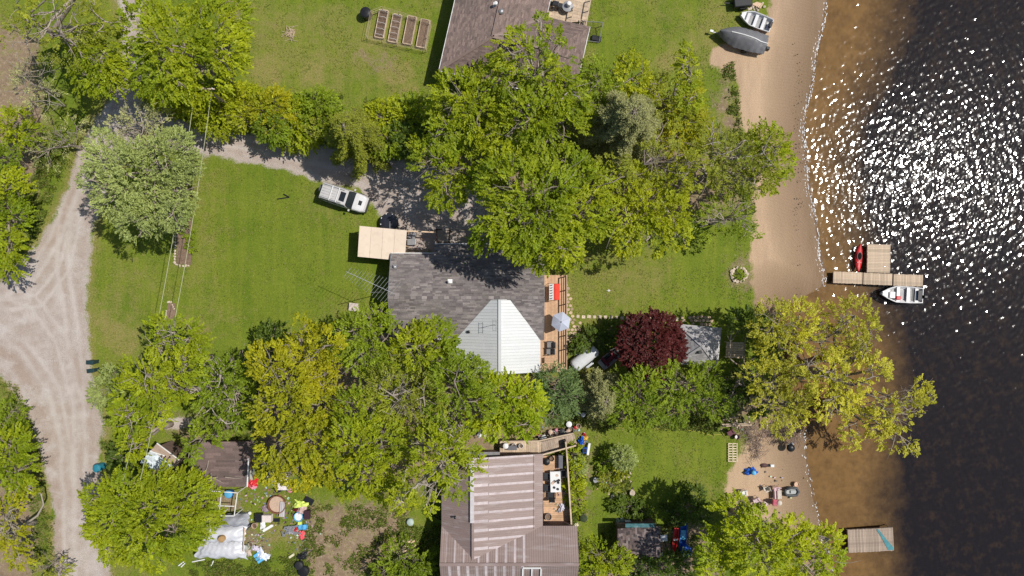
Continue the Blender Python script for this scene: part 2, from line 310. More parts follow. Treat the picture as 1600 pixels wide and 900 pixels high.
def terrain_mats():
    global TERR, BED, WATER
    TERR = bpy.data.materials.new('terrain'); t, N, L, P = nodes(TERR)
    g = N.new('ShaderNodeNewGeometry'); pos = g.outputs['Position']
    aa = N.new('ShaderNodeAttribute'); aa.attribute_name = 'maskA'; sa = N.new('ShaderNodeSeparateColor'); L.new(aa.outputs['Color'], sa.inputs[0])
    ab = N.new('ShaderNodeAttribute'); ab.attribute_name = 'maskB'; sb = N.new('ShaderNodeSeparateColor'); L.new(ab.outputs['Color'], sb.inputs[0])
    fine = tnoise(N, L, pos, 7, 8, .75, .25, .75); med = tnoise(N, L, pos, 1.2, 6, .65); big = tnoise(N, L, pos, .22, 5, .6)
    spk = tnoise(N, L, pos, 16, 3, .7, .3, .7)
    def edge(attr, amp=.9, sharp=3.0):
        a = math_(N, L, 'MULTIPLY_ADD', fine, amp*.6, attr); a = math_(N, L, 'MULTIPLY_ADD', med, amp*.4, a); a = math_(N, L, 'SUBTRACT', a, amp*.5+.5)
        return math_(N, L, 'MULTIPLY_ADD', a, sharp, .5, clamp=True)
    lawn = mix(N, L, big, (.105, .163, .015), (.168, .213, .025)); lawn = mix(N, L, math_(N, L, 'MULTIPLY', med, .55), lawn, (.115, .165, .016))
    lawn = mix(N, L, math_(N, L, 'MULTIPLY', tnoise(N, L, pos, .8, 4, .6, .42, .62, (1.9, .16, 1, .06)), .3), lawn, (.24, .255, .035))
    grow = mix(N, L, edge(sb.outputs[0], 1.0, 1.4), lawn, (.25, .215, .075))
    tuft = tnoise(N, L, pos, 3.2, 6, .7, .52, .75); grow = mix(N, L, math_(N, L, 'MULTIPLY', tuft, .45), grow, (.27, .29, .04))
    clov = tnoise(N, L, pos, 2.1, 7, .75, .57, .7); grow = mix(N, L, math_(N, L, 'MULTIPLY', clov, .65), grow, (.05, .095, .015))
    grow = mix(N, L, 1.0, grow, mix(N, L, fine, (.62, .62, .62), (1.3, 1.3, 1.3)), 'MULTIPLY')
    grav = mix(N, L, med, (.505, .44, .395), (.42, .355, .31)); grav = mix(N, L, math_(N, L, 'MULTIPLY', sb.outputs[2], .55), grav, (.34, .245, .185))
    grav = mix(N, L, tnoise(N, L, pos, .45, 6, .7, .5, .75), grav, (.57, .52, .49))
    grav = mix(N, L, 1.0, grav, mix(N, L, spk, (.55, .55, .55), (1.22, 1.22, 1.22)), 'MULTIPLY')
    pot = tnoise(N, L, pos, 1.7, 7, .8, .62, .72); grav = mix(N, L, math_(N, L, 'MULTIPLY', pot, .6), grav, (.25, .2, .17))
    aq = N.new('ShaderNodeAttribute'); aq.attribute_name = 'maskC'; sq_ = N.new('ShaderNodeSeparateColor'); L.new(aq.outputs['Color'], sq_.inputs[0])
    grav = mix(N, L, math_(N, L, 'MULTIPLY', sq_.outputs[2], .3), grav, (.62, .58, .55))
    sand = mix(N, L, sb.outputs[1], (.50, .36, .235), (.20, .135, .082)); sand = mix(N, L, math_(N, L, 'MULTIPLY', tnoise(N, L, pos, .35, 6, .65, .45, .7, (1, .25, 1, .1)), .45), sand, (.34, .235, .16))
    wv = N.new('ShaderNodeTexWave'); wv.wave_type = 'RINGS'; wv.rings_direction = 'Z'; wv.inputs['Scale'].default_value = 1.1; wv.inputs['Distortion'].default_value = 5; wv.inputs['Detail'].default_value = 3; wv.inputs['Detail Scale'].default_value = .6
    mp = N.new('ShaderNodeMapping'); mp.inputs['Location'].default_value = (-23, -1.5, 0); L.new(pos, mp.inputs[0]); L.new(mp.outputs[0], wv.inputs[0]); trl = tnoise(N, L, pos, .9, 7, .75, .48, .66, (2.2, .3, 1, .08))
    sand = mix(N, L, .02, sand, mix(N, L, wv.outputs['Fac'], (.3, .2, .13), (.8, .6, .45)), 'MIX')
    sand = mix(N, L, math_(N, L, 'MULTIPLY', trl, .3), sand, (.29, .20, .14))
    sand = mix(N, L, 1.0, sand, mix(N, L, spk, (.85, .85, .85), (1.1, 1.1, 1.1)), 'MULTIPLY')
    dirt = mix(N, L, med, (.30, .215, .145), (.20, .145, .095)); dirt = mix(N, L, tnoise(N, L, pos, 3, 6, .7, .5, .7), dirt, (.40, .31, .22))
    c = mix(N, L, edge(sa.outputs[2], 1.3, 2.0), grow, dirt); c = mix(N, L, edge(sa.outputs[0], .9, 3), c, grav); c = mix(N, L, edge(sa.outputs[1], .8, 3), c, sand)
    L.new(c, P.inputs['Base Color']); P.inputs['Roughness'].default_value = .95; P.inputs['Specular IOR Level'].default_value = .1
    b = N.new('ShaderNodeBump'); b.inputs['Strength'].default_value = .5; b.inputs['Distance'].default_value = .06
    L.new(math_(N, L, 'MULTIPLY_ADD', wv.outputs['Fac'], math_(N, L, 'MULTIPLY', sa.outputs[1], .10), fine), b.inputs['Height']); L.new(b.outputs[0], P.inputs['Normal'])
    # lake bed
    BED = bpy.data.materials.new('bed'); t, N, L, P = nodes(BED)
    g = N.new('ShaderNodeNewGeometry'); pos = g.outputs['Position']
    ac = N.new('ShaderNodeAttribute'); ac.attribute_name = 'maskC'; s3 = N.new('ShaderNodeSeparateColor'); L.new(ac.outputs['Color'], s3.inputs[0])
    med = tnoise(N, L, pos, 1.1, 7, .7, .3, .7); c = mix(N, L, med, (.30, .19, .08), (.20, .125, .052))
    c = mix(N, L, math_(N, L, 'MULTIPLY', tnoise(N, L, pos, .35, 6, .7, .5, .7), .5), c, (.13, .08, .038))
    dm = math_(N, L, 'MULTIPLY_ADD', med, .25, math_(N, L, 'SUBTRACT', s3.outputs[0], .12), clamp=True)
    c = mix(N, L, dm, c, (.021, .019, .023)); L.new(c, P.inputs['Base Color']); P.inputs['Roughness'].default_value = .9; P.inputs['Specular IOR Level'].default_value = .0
    # water
    WATER = bpy.data.materials.new('water'); t, N, L, P = nodes(WATER)
    g = N.new('ShaderNodeNewGeometry'); pos = g.outputs['Position']
    h1 = tnoise(N, L, pos, 3.0, 3, .5, 0, 1, (1.1, .6, 1, .4))
    hh = math_(N, L, 'MULTIPLY', h1, .006)
    b = N.new('ShaderNodeBump'); b.inputs['Strength'].default_value = 1; b.inputs['Distance'].default_value = 1.0; L.new(hh, b.inputs['Height'])
    tr = N.new('ShaderNodeBsdfTransparent'); tr.inputs[0].default_value = (.84, .82, .80, 1)
    gl = N.new('ShaderNodeBsdfGlossy'); gl.inputs['Roughness'].default_value = .072; L.new(b.outputs[0], gl.inputs['Normal'])
    fr = N.new('ShaderNodeFresnel'); fr.inputs[0].default_value = 1.33; L.new(b.outputs[0], fr.inputs[1])
    mx = N.new('ShaderNodeMixShader'); L.new(fr.outputs[0], mx.inputs[0]); L.new(tr.outputs[0], mx.inputs[1]); L.new(gl.outputs[0], mx.inputs[2]); L.new(mx.outputs[0], N['Material Output'].inputs[0])
    N.remove(P)
terrain_mats(); terrain()
FARG = M('far_ground', (.125, .17, .02), .95, .35, .2)
o = MB()._a([(-3000, -3000, -.12), (-51.9, -3000, -.12), (-51.9, 3000, -.12), (-3000, 3000, -.12), (-51.9, -3000, -.12), (30, -3000, -.12), (30, -30.9, -.12), (-51.9, -30.9, -.12), (-51.9, 30.9, -.12), (29, 30.9, -.12), (29, 3000, -.12), (-51.9, 3000, -.12)], [(0, 1, 2, 3), (4, 5, 6, 7), (8, 9, 10, 11)]).build('ground', FARG); tag(o, kind='structure')
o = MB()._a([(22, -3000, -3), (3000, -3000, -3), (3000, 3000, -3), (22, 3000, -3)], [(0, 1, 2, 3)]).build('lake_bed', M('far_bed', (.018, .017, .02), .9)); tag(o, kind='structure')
WX0, WX1, WY0, WY1 = 21.0, 52.0, -31.0, 31.0
def lake_surface():
    rs = np.random.default_rng(21); st = .125; x = np.arange(WX0, WX1+.01, st); y = np.arange(WY0, WY1+.01, st); gx, gy = np.meshgrid(x, y); z = np.zeros_like(gx)
    jx = gx+rs.uniform(-.03, .03, gx.shape); jy = gy+rs.uniform(-.03, .03, gx.shape); n = 70; sx = 0
    for i in range(n):
        lam = .40*(2.8**(rs.random()**2.0)); k = 2*math.pi/lam; th = math.radians(-20)+rs.normal()*.55; sl = .076*math.sqrt(2/n); z += sl/k*np.sin(k*(jx*math.cos(th)+jy*math.sin(th))+rs.random()*6.28)
    fade = np.clip(sdf(800+gx/S, 450-gy/S, LAKE)*S/1.2+.2, .15, 1)*np.clip((WX1-gx)/1.5, 0, 1)*np.clip((31-np.abs(gy))/1.5, 0, 1); z = z*fade-.28
    jx[:, 0] = x[0]; jx[:, -1] = x[-1]; jy[0] = y[0]; jy[-1] = y[-1]
    V = np.stack([jx, jy, z], -1).reshape(-1, 3); I = np.arange(len(x)*len(y)).reshape(len(y), len(x)); a, b, c, d = I[:-1, :-1].ravel(), I[:-1, 1:].ravel(), I[1:, 1:].ravel(), I[1:, :-1].ravel()
    F = np.concatenate([np.stack([a, b, c], 1), np.stack([a, c, d], 1)]); npmesh('water', V, F, WATER)['kind'] = 'structure'
    mb = MB(); xa, xb, ya, yb = x[0], x[-1], y[0], y[-1]
    for q in (((xa, -3000), (3000, -3000), (3000, ya), (xa, ya)), ((xb, ya), (3000, ya), (3000, yb), (xb, yb)), ((xa, yb), (3000, yb), (3000, 3000), (xa, 3000))): mb._a([(u, v, -.28) for u, v in q], [(0, 1, 2, 3)])
    tag(mb.build('water', WATER), kind='structure')
lake_surface()
WZ = -.28
# foam: little ragged pads of froth along the waterline
FOAM = M('foam', (.80, .80, .80), .6, .15, 8, .02)
def foam():
    mb = MB(); pts = [p for p in SHORE if -60 <= p[1] <= 960]
    for (ax, ay), (bx, by) in zip(pts, pts[1:]):
        L = math.hypot(bx-ax, by-ay); n = int(L/.6)
        if 449 <= ay < 660: n = n//10
        dens = .6 if ay < 449 else .3
        for i in range(n):
            if random.random() > dens: continue
            t = random.random(); nx, ny = (by-ay)/L, -(bx-ax)/L
            off = random.gauss(1.0, 1.3)+2.2*math.sin((ay+t*(by-ay))/17.0)
            if random.random() < .25: off -= random.choice([3, 5, 6])
            p = W(ax+(bx-ax)*t+nx*off, ay+(by-ay)*t+ny*off, 0); ang = math.atan2(-(by-ay), bx-ax)+random.gauss(0, .15)
            rl = random.uniform(.03, .15); rw = random.uniform(.012, .035); k = 6; a0 = random.random()
            ring = []
            for j in range(k):
                r = random.uniform(.7, 1.2); th = 2*math.pi*(j+a0)/k; u, v = rl*r*math.cos(th), rw*r*math.sin(th)
                ring.append((p.x+u*math.cos(ang)-v*math.sin(ang), p.y+u*math.sin(ang)+v*math.cos(ang)))
            mb.prism(ring, WZ-.03, WZ+random.uniform(.015, .04))
    tag(mb.build('foam', FOAM), 'white foam line where ripples break along the sandy shore', kind='stuff')
foam()

# ------------------------------------------------------------------ plane pieces (boards, panels, shingles)
def clip(poly, a, c):   # keep a.p <= c
    out = []
    for i in range(len(poly)):
        p, q = poly[i], poly[(i+1) % len(poly)]; dp = a[0]*p[0]+a[1]*p[1]-c; dq = a[0]*q[0]+a[1]*q[1]-c
        if dp <= 0: out.append(p)
        if (dp < 0 < dq) or (dq < 0 < dp): t = dp/(dp-dq); out.append((p[0]+(q[0]-p[0])*t, p[1]+(q[1]-p[1])*t))
    return out
def area(p): return abs(sum(p[i][0]*p[(i+1) % len(p)][1]-p[(i+1) % len(p)][0]*p[i][1] for i in range(len(p))))/2
def pieces(poly, udir, w, gap=.008, L=None, off=0, jit=0):
    P = [Vector(p) for p in poly]; n = Vector((0, 0, 0))
    for i in range(1, len(P)-1): n += (P[i]-P[0]).cross(P[i+1]-P[0])
    n.normalize()
    if n.z < 0: n = -n
    u = Vector(udir); u = (u-n*u.dot(n)).normalized(); v = n.cross(u); o = P[0]
    q = [((p-o).dot(u), (p-o).dot(v)) for p in P]
    v0 = min(a[1] for a in q); v1 = max(a[1] for a in q); res = []; k = 0; vv = v0
    while vv < v1-1e-4:
        s = clip(clip(q, (0, 1), vv+w-gap), (0, -1), -vv)
        if len(s) >= 3 and area(s) > 1e-3:
            if L:
                u0 = min(a[0] for a in s); u1 = max(a[0] for a in s); uu = math.floor(u0/L)*L-random.random()*jit*L-(k % 2)*L*.5+off
                while uu < u1:
                    LL = L*(1+random.uniform(-jit, jit)*.5); s2 = clip(clip(s, (1, 0), uu+LL-gap), (-1, 0), -uu)
                    if len(s2) >= 3 and area(s2) > 2e-4: res.append([o+u*a+v*b for a, b in s2])
                    uu += LL
            else: res.append([o+u*a+v*b for a, b in s])
        vv += w; k += 1
    return res, n
def up_normal_order(p, n):
    m = Vector((0, 0, 0))
    for i in range(1, len(p)-1): m += (p[i]-p[0]).cross(p[i+1]-p[0])
    return p if m.dot(n) > 0 else p[::-1]
def slab(poly, t, mb):
    _, n = pieces(poly, (1, 0, .01), 50)
    mb.extr(up_normal_order([Vector(p)-n*t for p in poly], n), n, t); return n
def shingles(parent, poly, cols, eave, w=.5, h=.15, name='shingles'):
    ps, n = pieces(poly, eave, h, .0, w, jit=.6); mb = MB(); dk = n*.003
    for p in ps:
        c = random.choice(cols); b = random.uniform(.75, 1.2); mb.col = tuple(x*b for x in c)
        mb.extr(up_normal_order([q+dk for q in p], n), n, random.uniform(.008, .022))
    mb.build(name, SHIN, parent, world=True, kind='stuff')
def boards(parent, poly, udir, w, mat, t=.03, gap=.012, name='board', L=None, lift=0, jit=.3):
    ps, n = pieces(poly, udir, w, gap, L, jit=jit)
    for p in ps[:300]:
        MB().extr(up_normal_order([q+n*lift for q in p], n), n, t).build(name, mat, parent, world=True)
def panels(parent, poly, udir, w, mat, t=.02, rib=.035, name='roof_panel', nrib=0, gap=.0, lift=0, cols=None):
    ps, n = pieces(poly, udir, w, gap); u = Vector(udir); u = (u-n*u.dot(n)).normalized(); v = n.cross(u); o0 = Vector(poly[0])
    for p in ps:
        mb = MB()
        mb.extr(up_normal_order([q+n*lift for q in p], n), n, t)
        vv0 = min((q-o0).dot(v) for q in p)
        for k in range(max(1, nrib)):
            lo = vv0+w*k/max(1, nrib); q2 = [((q-o0).dot(u), (q-o0).dot(v)) for q in p]
            s = clip(clip(q2, (0, 1), lo+.035), (0, -1), -lo-.004)
            if len(s) >= 3 and area(s) > 1e-4: mb.extr(up_normal_order([o0+u*a+v*b+n*(lift+t) for a, b in s], n), n, rib)
        mb.build(name, mat, parent, world=True)

# ------------------------------------------------------------------ trees
KIND = {  # base colour, second colour, leaf length, width, leaves per spray, sprays per m2, spray length, droop, gap threshold
 'maple':  ((.330, .365, .014), (.175, .240, .012), 0.17, 0.115, 13, 11, .62, -.25, .36),
 'lime':   ((.400, .430, .014), (.240, .310, .012), 0.17, 0.115, 13, 11, .60, -.30, .36),
 'yellow': ((.390, .365, .015), (.240, .270, .013), 0.16, 0.11, 12, 11, .55, -.15, .38),
 'oak':    ((.520, .500, .050), (.320, .320, .040), 0.135, 0.095, 12, 12, .42, .25, .42),
 'olive':  ((.310, .335, .028), (.200, .225, .028), 0.14, 0.09, 11, 10, .50, .10, .46),
 'silver': ((.290, .335, .095), (.190, .235, .070), .13, .07, 13, 15, .42, .25, .34),
 'grey':   ((.400, .400, .155), (.270, .275, .110), .12, .05, 12, 14, .50, .2, .40),
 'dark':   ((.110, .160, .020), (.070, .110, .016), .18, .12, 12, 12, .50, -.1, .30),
 'blue':   ((.145, .205, .060), (.090, .140, .042), .15, .07, 13, 14, .45, .1, .33),
 'red':    ((.135, .030, .026), (.070, .018, .018), .15, .11, 13, 17, .40, .1, .22),
 'green':  ((.255, .320, .020), (.150, .215, .016), 0.15, 0.1, 12, 12, .48, .0, .36),
 'shrubY': ((.390, .410, .016), (.240, .290, .014), .14, .10, 12, 15, .38, .2, .32),
}
def norm(a): return a/np.maximum(np.linalg.norm(a, axis=1, keepdims=True), 1e-6)
def leaf_arrays(lobes, kind, rs, dens=1.0):
    """lobes: (centre xyz, r, squash)"""
    base, sec, ll, lw, nl, spd, sl_, droop, gap = KIND[kind]
    base = np.array(base); sec = np.array(sec); Vs = []; Cs = []
    C0 = np.array([l[0] for l in lobes]); cen = C0.mean(0)
    for li, (c, r, sq) in enumerate(lobes):
        n = int(math.pi*r*r*spd*dens*1.72)+6; d = rs.normal(size=(n, 3)); d[:, 2] = np.abs(d[:, 2])*1.0-.25; d = norm(d)
        rad = r*(.55+.5*rs.random(n)**.55)
        P = c+d*rad[:, None]*np.array([1, 1, sq])
        keep = vnoise3(P, 1.1, 70+li % 5) > gap-.12*(P[:, 2] > c[2]+r*sq*.8)
        keep &= vnoise3(P, .45, 90) > gap-.08
        if r < .9: keep |= rs.random(n) < .85
        for lj, (c2, r2, s2) in enumerate(lobes):   # drop what is buried deep in another lobe
            if lj == li: continue
            q = (P-c2)/np.array([r2, r2, r2*s2]); keep &= ~((np.linalg.norm(q, axis=1) < .60) & (rs.random(n) < .85))
        keep &= P[:, 2] > .1
        P = P[keep]; d = d[keep]; n = len(P)
        if n == 0: continue
        out = P-cen; out[:, 2] *= .3
        ax = norm(d*[1, 1, .5]+norm(out)*.8+rs.normal(size=(n, 3))*.45+np.array([0, 0, droop]))
        side = norm(np.cross(ax, np.tile([0, 0, 1.], (n, 1)))+rs.normal(size=(n, 3))*.2)
        lobt = rs.random()*.5
        mixv = np.clip(lobt+rs.random(n)*.5+(vnoise3(P, 1.6, 33)-.5)*1.0, 0, 1)[:, None]
        sc = (base*(1-mixv)+sec*mixv)*1.2; sc = sc*(.8+.4*rs.random((n, 1)))
        L = sl_*(.7+.6*rs.random(n))
        t = np.linspace(0, 1, nl)[None, :]+rs.random((n, nl))*.1; k = n*nl
        sgn = np.where(np.arange(nl) % 2, 1, -1)[None, :]*rs.random((n, nl))*(.16+.05)*(1.15-t)
        pos = P[:, None, :]+ax[:, None, :]*(t*L[:, None])[..., None]+side[:, None, :]*(sgn*1.0)[..., None]
        pos[..., 2] -= (t**2)*L[:, None]*.25+rs.random((n, nl))*.05
        pos = pos.reshape(k, 3)
        ld = norm((ax[:, None, :]+side[:, None, :]*(np.sign(sgn)*.7)[..., None]).reshape(k, 3)+rs.normal(size=(k, 3))*.35)
        nn = norm(rs.normal(size=(k, 3))*.28+np.repeat(rs.normal(size=(n, 3))*.42+np.array([0, 0, 1.])+.3*d, nl, 0)); ws = norm(np.cross(ld, nn))
        s = (.85+.6*rs.random(k))[:, None]
        a = pos-ld*ll*.5*s; b = pos+ws*lw*.5*s; cc = pos+ld*ll*.5*s; dd = pos-ws*lw*.5*s
        Vs.append(np.stack([a, b, cc, dd], 1).reshape(-1, 3))
        col = np.repeat(sc, nl, 0)*(.85+.3*rs.random((k, 1))); Cs.append(np.repeat(col, 4, 0))
    return np.concatenate(Vs), np.concatenate(Cs)
def curve(a, b, rs, bend=.12, n=5):
    a = np.array(a); b = np.array(b); L = np.linalg.norm(b-a); k = rs.normal(size=3)*bend*L
    return [tuple(a*(1-t)+b*t+k*math.sin(math.pi*t)+rs.normal(size=3)*.012*L) for t in np.linspace(0, 1, n)]
NLEAF = [0]
def tree(name, label, kind, h, lobes, cat='tree', group=None, seed=0, dens=1.0, bare=0, trunk=None, barkm=None, r0=None):
    rs = np.random.default_rng(1000+seed); Ls = []
    for k, lb in enumerate(lobes):
        px, py, r = lb[:3]; hh = lb[3] if len(lb) > 3 else h*(1-.22*rs.random()*(k > 0))
        rr = r*S*(H-hh)/H; sq = .62 if h > 5 else .8
        hh = max(hh, rr*.9) if h > 1.5 else h; zc = max(hh-rr*sq, .25); Ls.append((np.array(W(px, py, hh))*[1, 1, 0]+[0, 0, zc], rr, sq))
    cx = sum(l[0][0]*l[1]**2 for l in Ls)/sum(l[1]**2 for l in Ls); cy = sum(l[0][1]*l[1]**2 for l in Ls)/sum(l[1]**2 for l in Ls)
    if trunk is not None: cx, cy = W(*trunk).xy
    T = thing(name, label, cat, (cx, cy, 0), 0, group); o = np.array([cx, cy, 0.])
    V, Cc = leaf_arrays(Ls, kind, rs, dens)
    F = np.arange(len(V)).reshape(-1, 4); NLEAF[0] += len(F)
    npmesh('crown', V-o, F, LEAF if kind not in ('grey', 'silver', 'blue') else NEEDLE, T, {'Col': Cc})
    R = r0 or .035*h; fork = np.array([cx, cy, h*.32]); bm_ = barkm or BARK
    MB().tube([p-o for p in [np.array([cx, cy, -.15]), np.array([cx+.05, cy, h*.12]), np.array([cx, cy+.04, h*.24]), fork, fork+[0, 0, h*.12]]], [R*1.5, R*1.1, R, R*.9, R*.5], 8).build('trunk', bm_, T, smooth=True)
    lm = MB()
    for c, r, sq in Ls:
        st = fork*[1, 1, rs.uniform(.75, 1.1)]; pts = curve(st, c, rs); lm.tube([np.array(p)-o for p in pts], list(np.linspace(R*.55, R*.22, 5)), 5, False)
        for k in range(6):
            d = rs.normal(size=3); d[2] = abs(d[2])*.6; d /= np.linalg.norm(d); e = c+d*r*.95*np.array([1, 1, sq]); p2 = curve(pts[3 if k % 2 else 4], e, rs, .1, 4)
            lm.tube([np.array(p)-o for p in p2], list(np.linspace(R*.2, .012, 4)), 4, False)
            for q in range(2):
                e2 = np.array(p2[2])+(rs.normal(size=3)*[1, 1, .4]+d)*r*.25; lm.tube([np.array(p2[2])-o, e2-o], [R*.1, .01], 3, False)
    for k in range(bare):   # bare pale limbs that show at the top of the crown
        c, r, sq = Ls[k % len(Ls)]; st = np.array(fork)+[0, 0, h*.25]; e = c+np.array([rs.uniform(-.7, .7)*r, rs.uniform(-.7, .7)*r, r*sq*1.12]); p2 = curve(st, e, rs, .07, 6)
        lm.tube([np.array(p)-o for p in p2], list(np.linspace(R*.22, .018, 6)), 5, False)
        for q in range(5):
            i = 2+q % 4; d = np.array(e)-st; d /= np.linalg.norm(d); e2 = np.array(p2[i])+(d*.7+rs.normal(size=3)*.45*[1, 1, .3])*r*.7; lm.tube([np.array(p)-o for p in curve(p2[i], e2, rs, .06, 4)], [.028, .022, .015, .008], 4, False)
    lm.build('limbs', bm_, T, smooth=True)
    return T
def conifer(name, label, px, py, rpx, h, kind, seed=0, dens=1.0, cat='tree', group=None):
    rs = np.random.default_rng(500+seed); b = W(px, py, h*.6); cx, cy = b.x, b.y; R0 = rpx*S*(H-h*.5)/H
    T = thing(name, label, cat, (cx, cy, 0), 0, group); base, sec, ll, lw, *_ = KIND[kind]; base = np.array(base); sec = np.array(sec)
    MB().tube([(0, 0, -.1), (0, 0, h*.5), (.03, .02, h)], [.03*h, .02*h, .012], 7).build('trunk', BARK, T, smooth=True)
    lm = MB(); Ps = []; Ds = []; Bs = []
    nw = int(h*2.6)
    for w in range(nw):
        z = h*(.12+.86*w/nw); R = R0*(1-(z/h)**2.2*.9)
        for k in range(7):
            a = 2*math.pi*(k/7+.31*(w//3))+rs.normal()*.15; L = R*rs.uniform(.75, 1.1); d = np.array([math.cos(a), math.sin(a), .05]); e = np.array([0, 0, z])+d*L; e[2] += L*.12*rs.normal()
            lm.tube([(0, 0, z), tuple(e)], [.03, .008], 3, False)
            n = max(4, int(L*26*dens)); t = .18+.85*rs.random(n)**.7; s = np.array([-d[1], d[0], 0]); off = rs.normal(size=n)*.13*L*(1.05-t)**.5
            P = np.array([0, 0, z])+d*(t*L)[:, None]+s*off[:, None]; P[:, 2] += rs.normal(size=n)*.06-.05*t
            D = norm(d+s*np.sign(off)[:, None]*.8+rs.normal(size=(n, 3))*.25); Ps.append(P); Ds.append(D); Bs.append(np.full(n, rs.random()))
    lm.build('limbs', BARK, T)
    P = np.concatenate(Ps); D = np.concatenate(Ds); Bq = np.concatenate(Bs); nl = 7; k = len(P)*nl
    pos = np.repeat(P, nl, 0)+np.repeat(D, nl, 0)*(rs.random((k, 1))*.28)+rs.normal(size=(k, 3))*.05
    ld = norm(np.repeat(D, nl, 0)+rs.normal(size=(k, 3))*.6); nn = norm(rs.normal(size=(k, 3))*.5+[0, 0, 1.]); ws = norm(np.cross(ld, nn)); s = (.7+.6*rs.random(k))[:, None]
    ll = .17; lw = .045
    V = np.stack([pos-ld*ll*.5*s, pos+ws*lw*.5*s, pos+ld*ll*.5*s, pos-ws*lw*.5*s], 1).reshape(-1, 3)
    m = np.clip(Bq*.6+.4*rs.random(len(P)), 0, 1)[:, None]; c = (base*(1-m)+sec*m); c = np.repeat(c, nl, 0)*(.8+.4*rs.random((k, 1)))
    F = np.arange(len(V)).reshape(-1, 4); NLEAF[0] += len(F); npmesh('crown', V, F, NEEDLE, T, {'Col': np.repeat(c, 4, 0)})
    return T
# ------------------------------------------------------------------ trees, placed one by one
BARE = M('pale_bark', (.36, .31, .26), .85, .25, 5, .02)
GA = 'leafy trees round the cottages'
tree('maple_tree', 'tall bright green maple filling the upper left, its crown spreading over the hedge end', 'maple', 10, [(265, 55, 58), (215, 35, 48), (320, 40, 50), (345, 15, 34), (235, 100, 48), (300, 100, 48), (200, 90, 34), (340, 75, 34), (268, 122, 26)], seed=1, bare=2, group=GA)
tree('leafy_tree', 'dark green tree in the far upper left corner above the lane', 'olive', 11, [(60, 20, 46), (110, 30, 40), (25, 50, 36), (95, 60, 34), (150, 25, 30)], seed=2, trunk=(120, 70), bare=6, dens=.8, group=GA)
tree('leafy_tree', 'green tree leaning over the lane just left of the big upper left maple', 'maple', 9, [(150, 75, 36), (130, 110, 30), (165, 115, 26), (120, 60, 26)], seed=3, bare=2, dens=.9, group=GA)
tree('bare_tree', 'half bare grey tree with thin twigs beside the lane at upper left', 'grey', 8, [(45, 110, 34), (60, 150, 28), (25, 140, 26)], seed=4, trunk=(95, 150), bare=7, r0=.12, dens=.3, barkm=BARE, group=GA)
tree('leafy_bush', 'yellow green bush at the left photo edge where the lane bends', 'maple', 5, [(14, 190, 22), (0, 215, 22), (36, 205, 14)], cat='bush', seed=5, trunk=(50, 200), group=GA)
tree('bare_tree', 'thin grey bush with bare twigs on the verge below the upper left trees', 'grey', 4, [(60, 235, 24), (85, 215, 20), (110, 195, 20)], cat='bush', seed=6, bare=6, dens=.3, barkm=BARE, group=GA)
tree('leafy_tree', 'bright green maple hanging in from the left photo edge above the road fork', 'maple', 6.5, [(8, 290, 26), (10, 335, 24), (-18, 310, 36), (4, 385, 20), (8, 415, 18), (-22, 380, 32)], seed=7, trunk=(40, 330), group=GA)
tree('leafy_tree', 'dark green tree at the left photo edge above the maple by the road fork', 'green', 6, [(2, 245, 20), (14, 262, 12), (-20, 250, 26)], seed=8, trunk=(40, 262), group=GA)
tree('willow_tree', 'large grey green willow standing between the road and the front lawn', 'silver', 9, [(205, 265, 52), (160, 250, 38), (250, 240, 42), (170, 300, 38), (225, 320, 44), (265, 295, 36), (200, 345, 28), (150, 222, 22), (265, 335, 22), (135, 275, 22), (285, 255, 22), (270, 225, 24)], seed=9, dens=1.15)
tree('willow_tree', 'thin grey willow top with bare twigs above the driveway mouth', 'grey', 8, [(210, 185, 28), (245, 190, 24), (200, 215, 28), (235, 212, 22), (180, 200, 22)], seed=10, bare=6, dens=.55, barkm=BARE)
HG = 'hedge shrubs along the driveway'
for i, (x, y, r, k, l) in enumerate([(250, 145, 24, 'shrubY', 'yellow green hedge shrub at the left end of the driveway hedge'), (290, 158, 30, 'maple', 'bright hedge shrub second from the left end of the driveway hedge'), (330, 172, 32, 'shrubY', 'yellowish hedge shrub under the two overhead cables'), (372, 160, 30, 'shrubY', 'tall yellow hedge shrub poking onto the upper lawn'), (385, 188, 24, 'olive', 'low olive hedge shrub at the driveway edge, right of the cables'), (418, 170, 30, 'yellow', 'rusty yellow hedge shrub in the middle of the driveway hedge'), (455, 188, 34, 'maple', 'bright round hedge shrub left of the brown conifer'), (490, 168, 30, 'green', 'green hedge shrub just left of the brown conifer top'), (420, 198, 20, 'green', 'small dark hedge shrub beside the gravel, below the rusty one'), (500, 200, 24, 'olive', 'olive hedge shrub tucked against the left of the brown conifer')]):
    tree('hedge_shrub', l, k, 3.2+.4*(i % 3), [(x, y, r*1.15), (x+r*.6, y+r*.3, r*.7), (x-r*.6, y-r*.2, r*.7), (x+r*.2, y-r*.5, r*.6)], cat='shrub', group=HG, seed=20+i, dens=1.3)
conifer('conifer_tree', 'brownish olive spruce in the driveway hedge casting a ragged shadow on the gravel', 552, 212, 52, 9, 'olive', 1, 1.1)
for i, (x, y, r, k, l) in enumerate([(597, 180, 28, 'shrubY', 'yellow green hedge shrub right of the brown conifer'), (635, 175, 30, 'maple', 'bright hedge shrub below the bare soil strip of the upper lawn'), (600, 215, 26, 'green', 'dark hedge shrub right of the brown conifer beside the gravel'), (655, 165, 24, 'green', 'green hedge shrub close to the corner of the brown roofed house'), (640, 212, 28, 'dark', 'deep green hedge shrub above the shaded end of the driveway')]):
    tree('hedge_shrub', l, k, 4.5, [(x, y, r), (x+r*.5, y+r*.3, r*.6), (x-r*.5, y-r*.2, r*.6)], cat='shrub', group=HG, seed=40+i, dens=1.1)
GC = 'tree cluster between the two cottages and the beach'
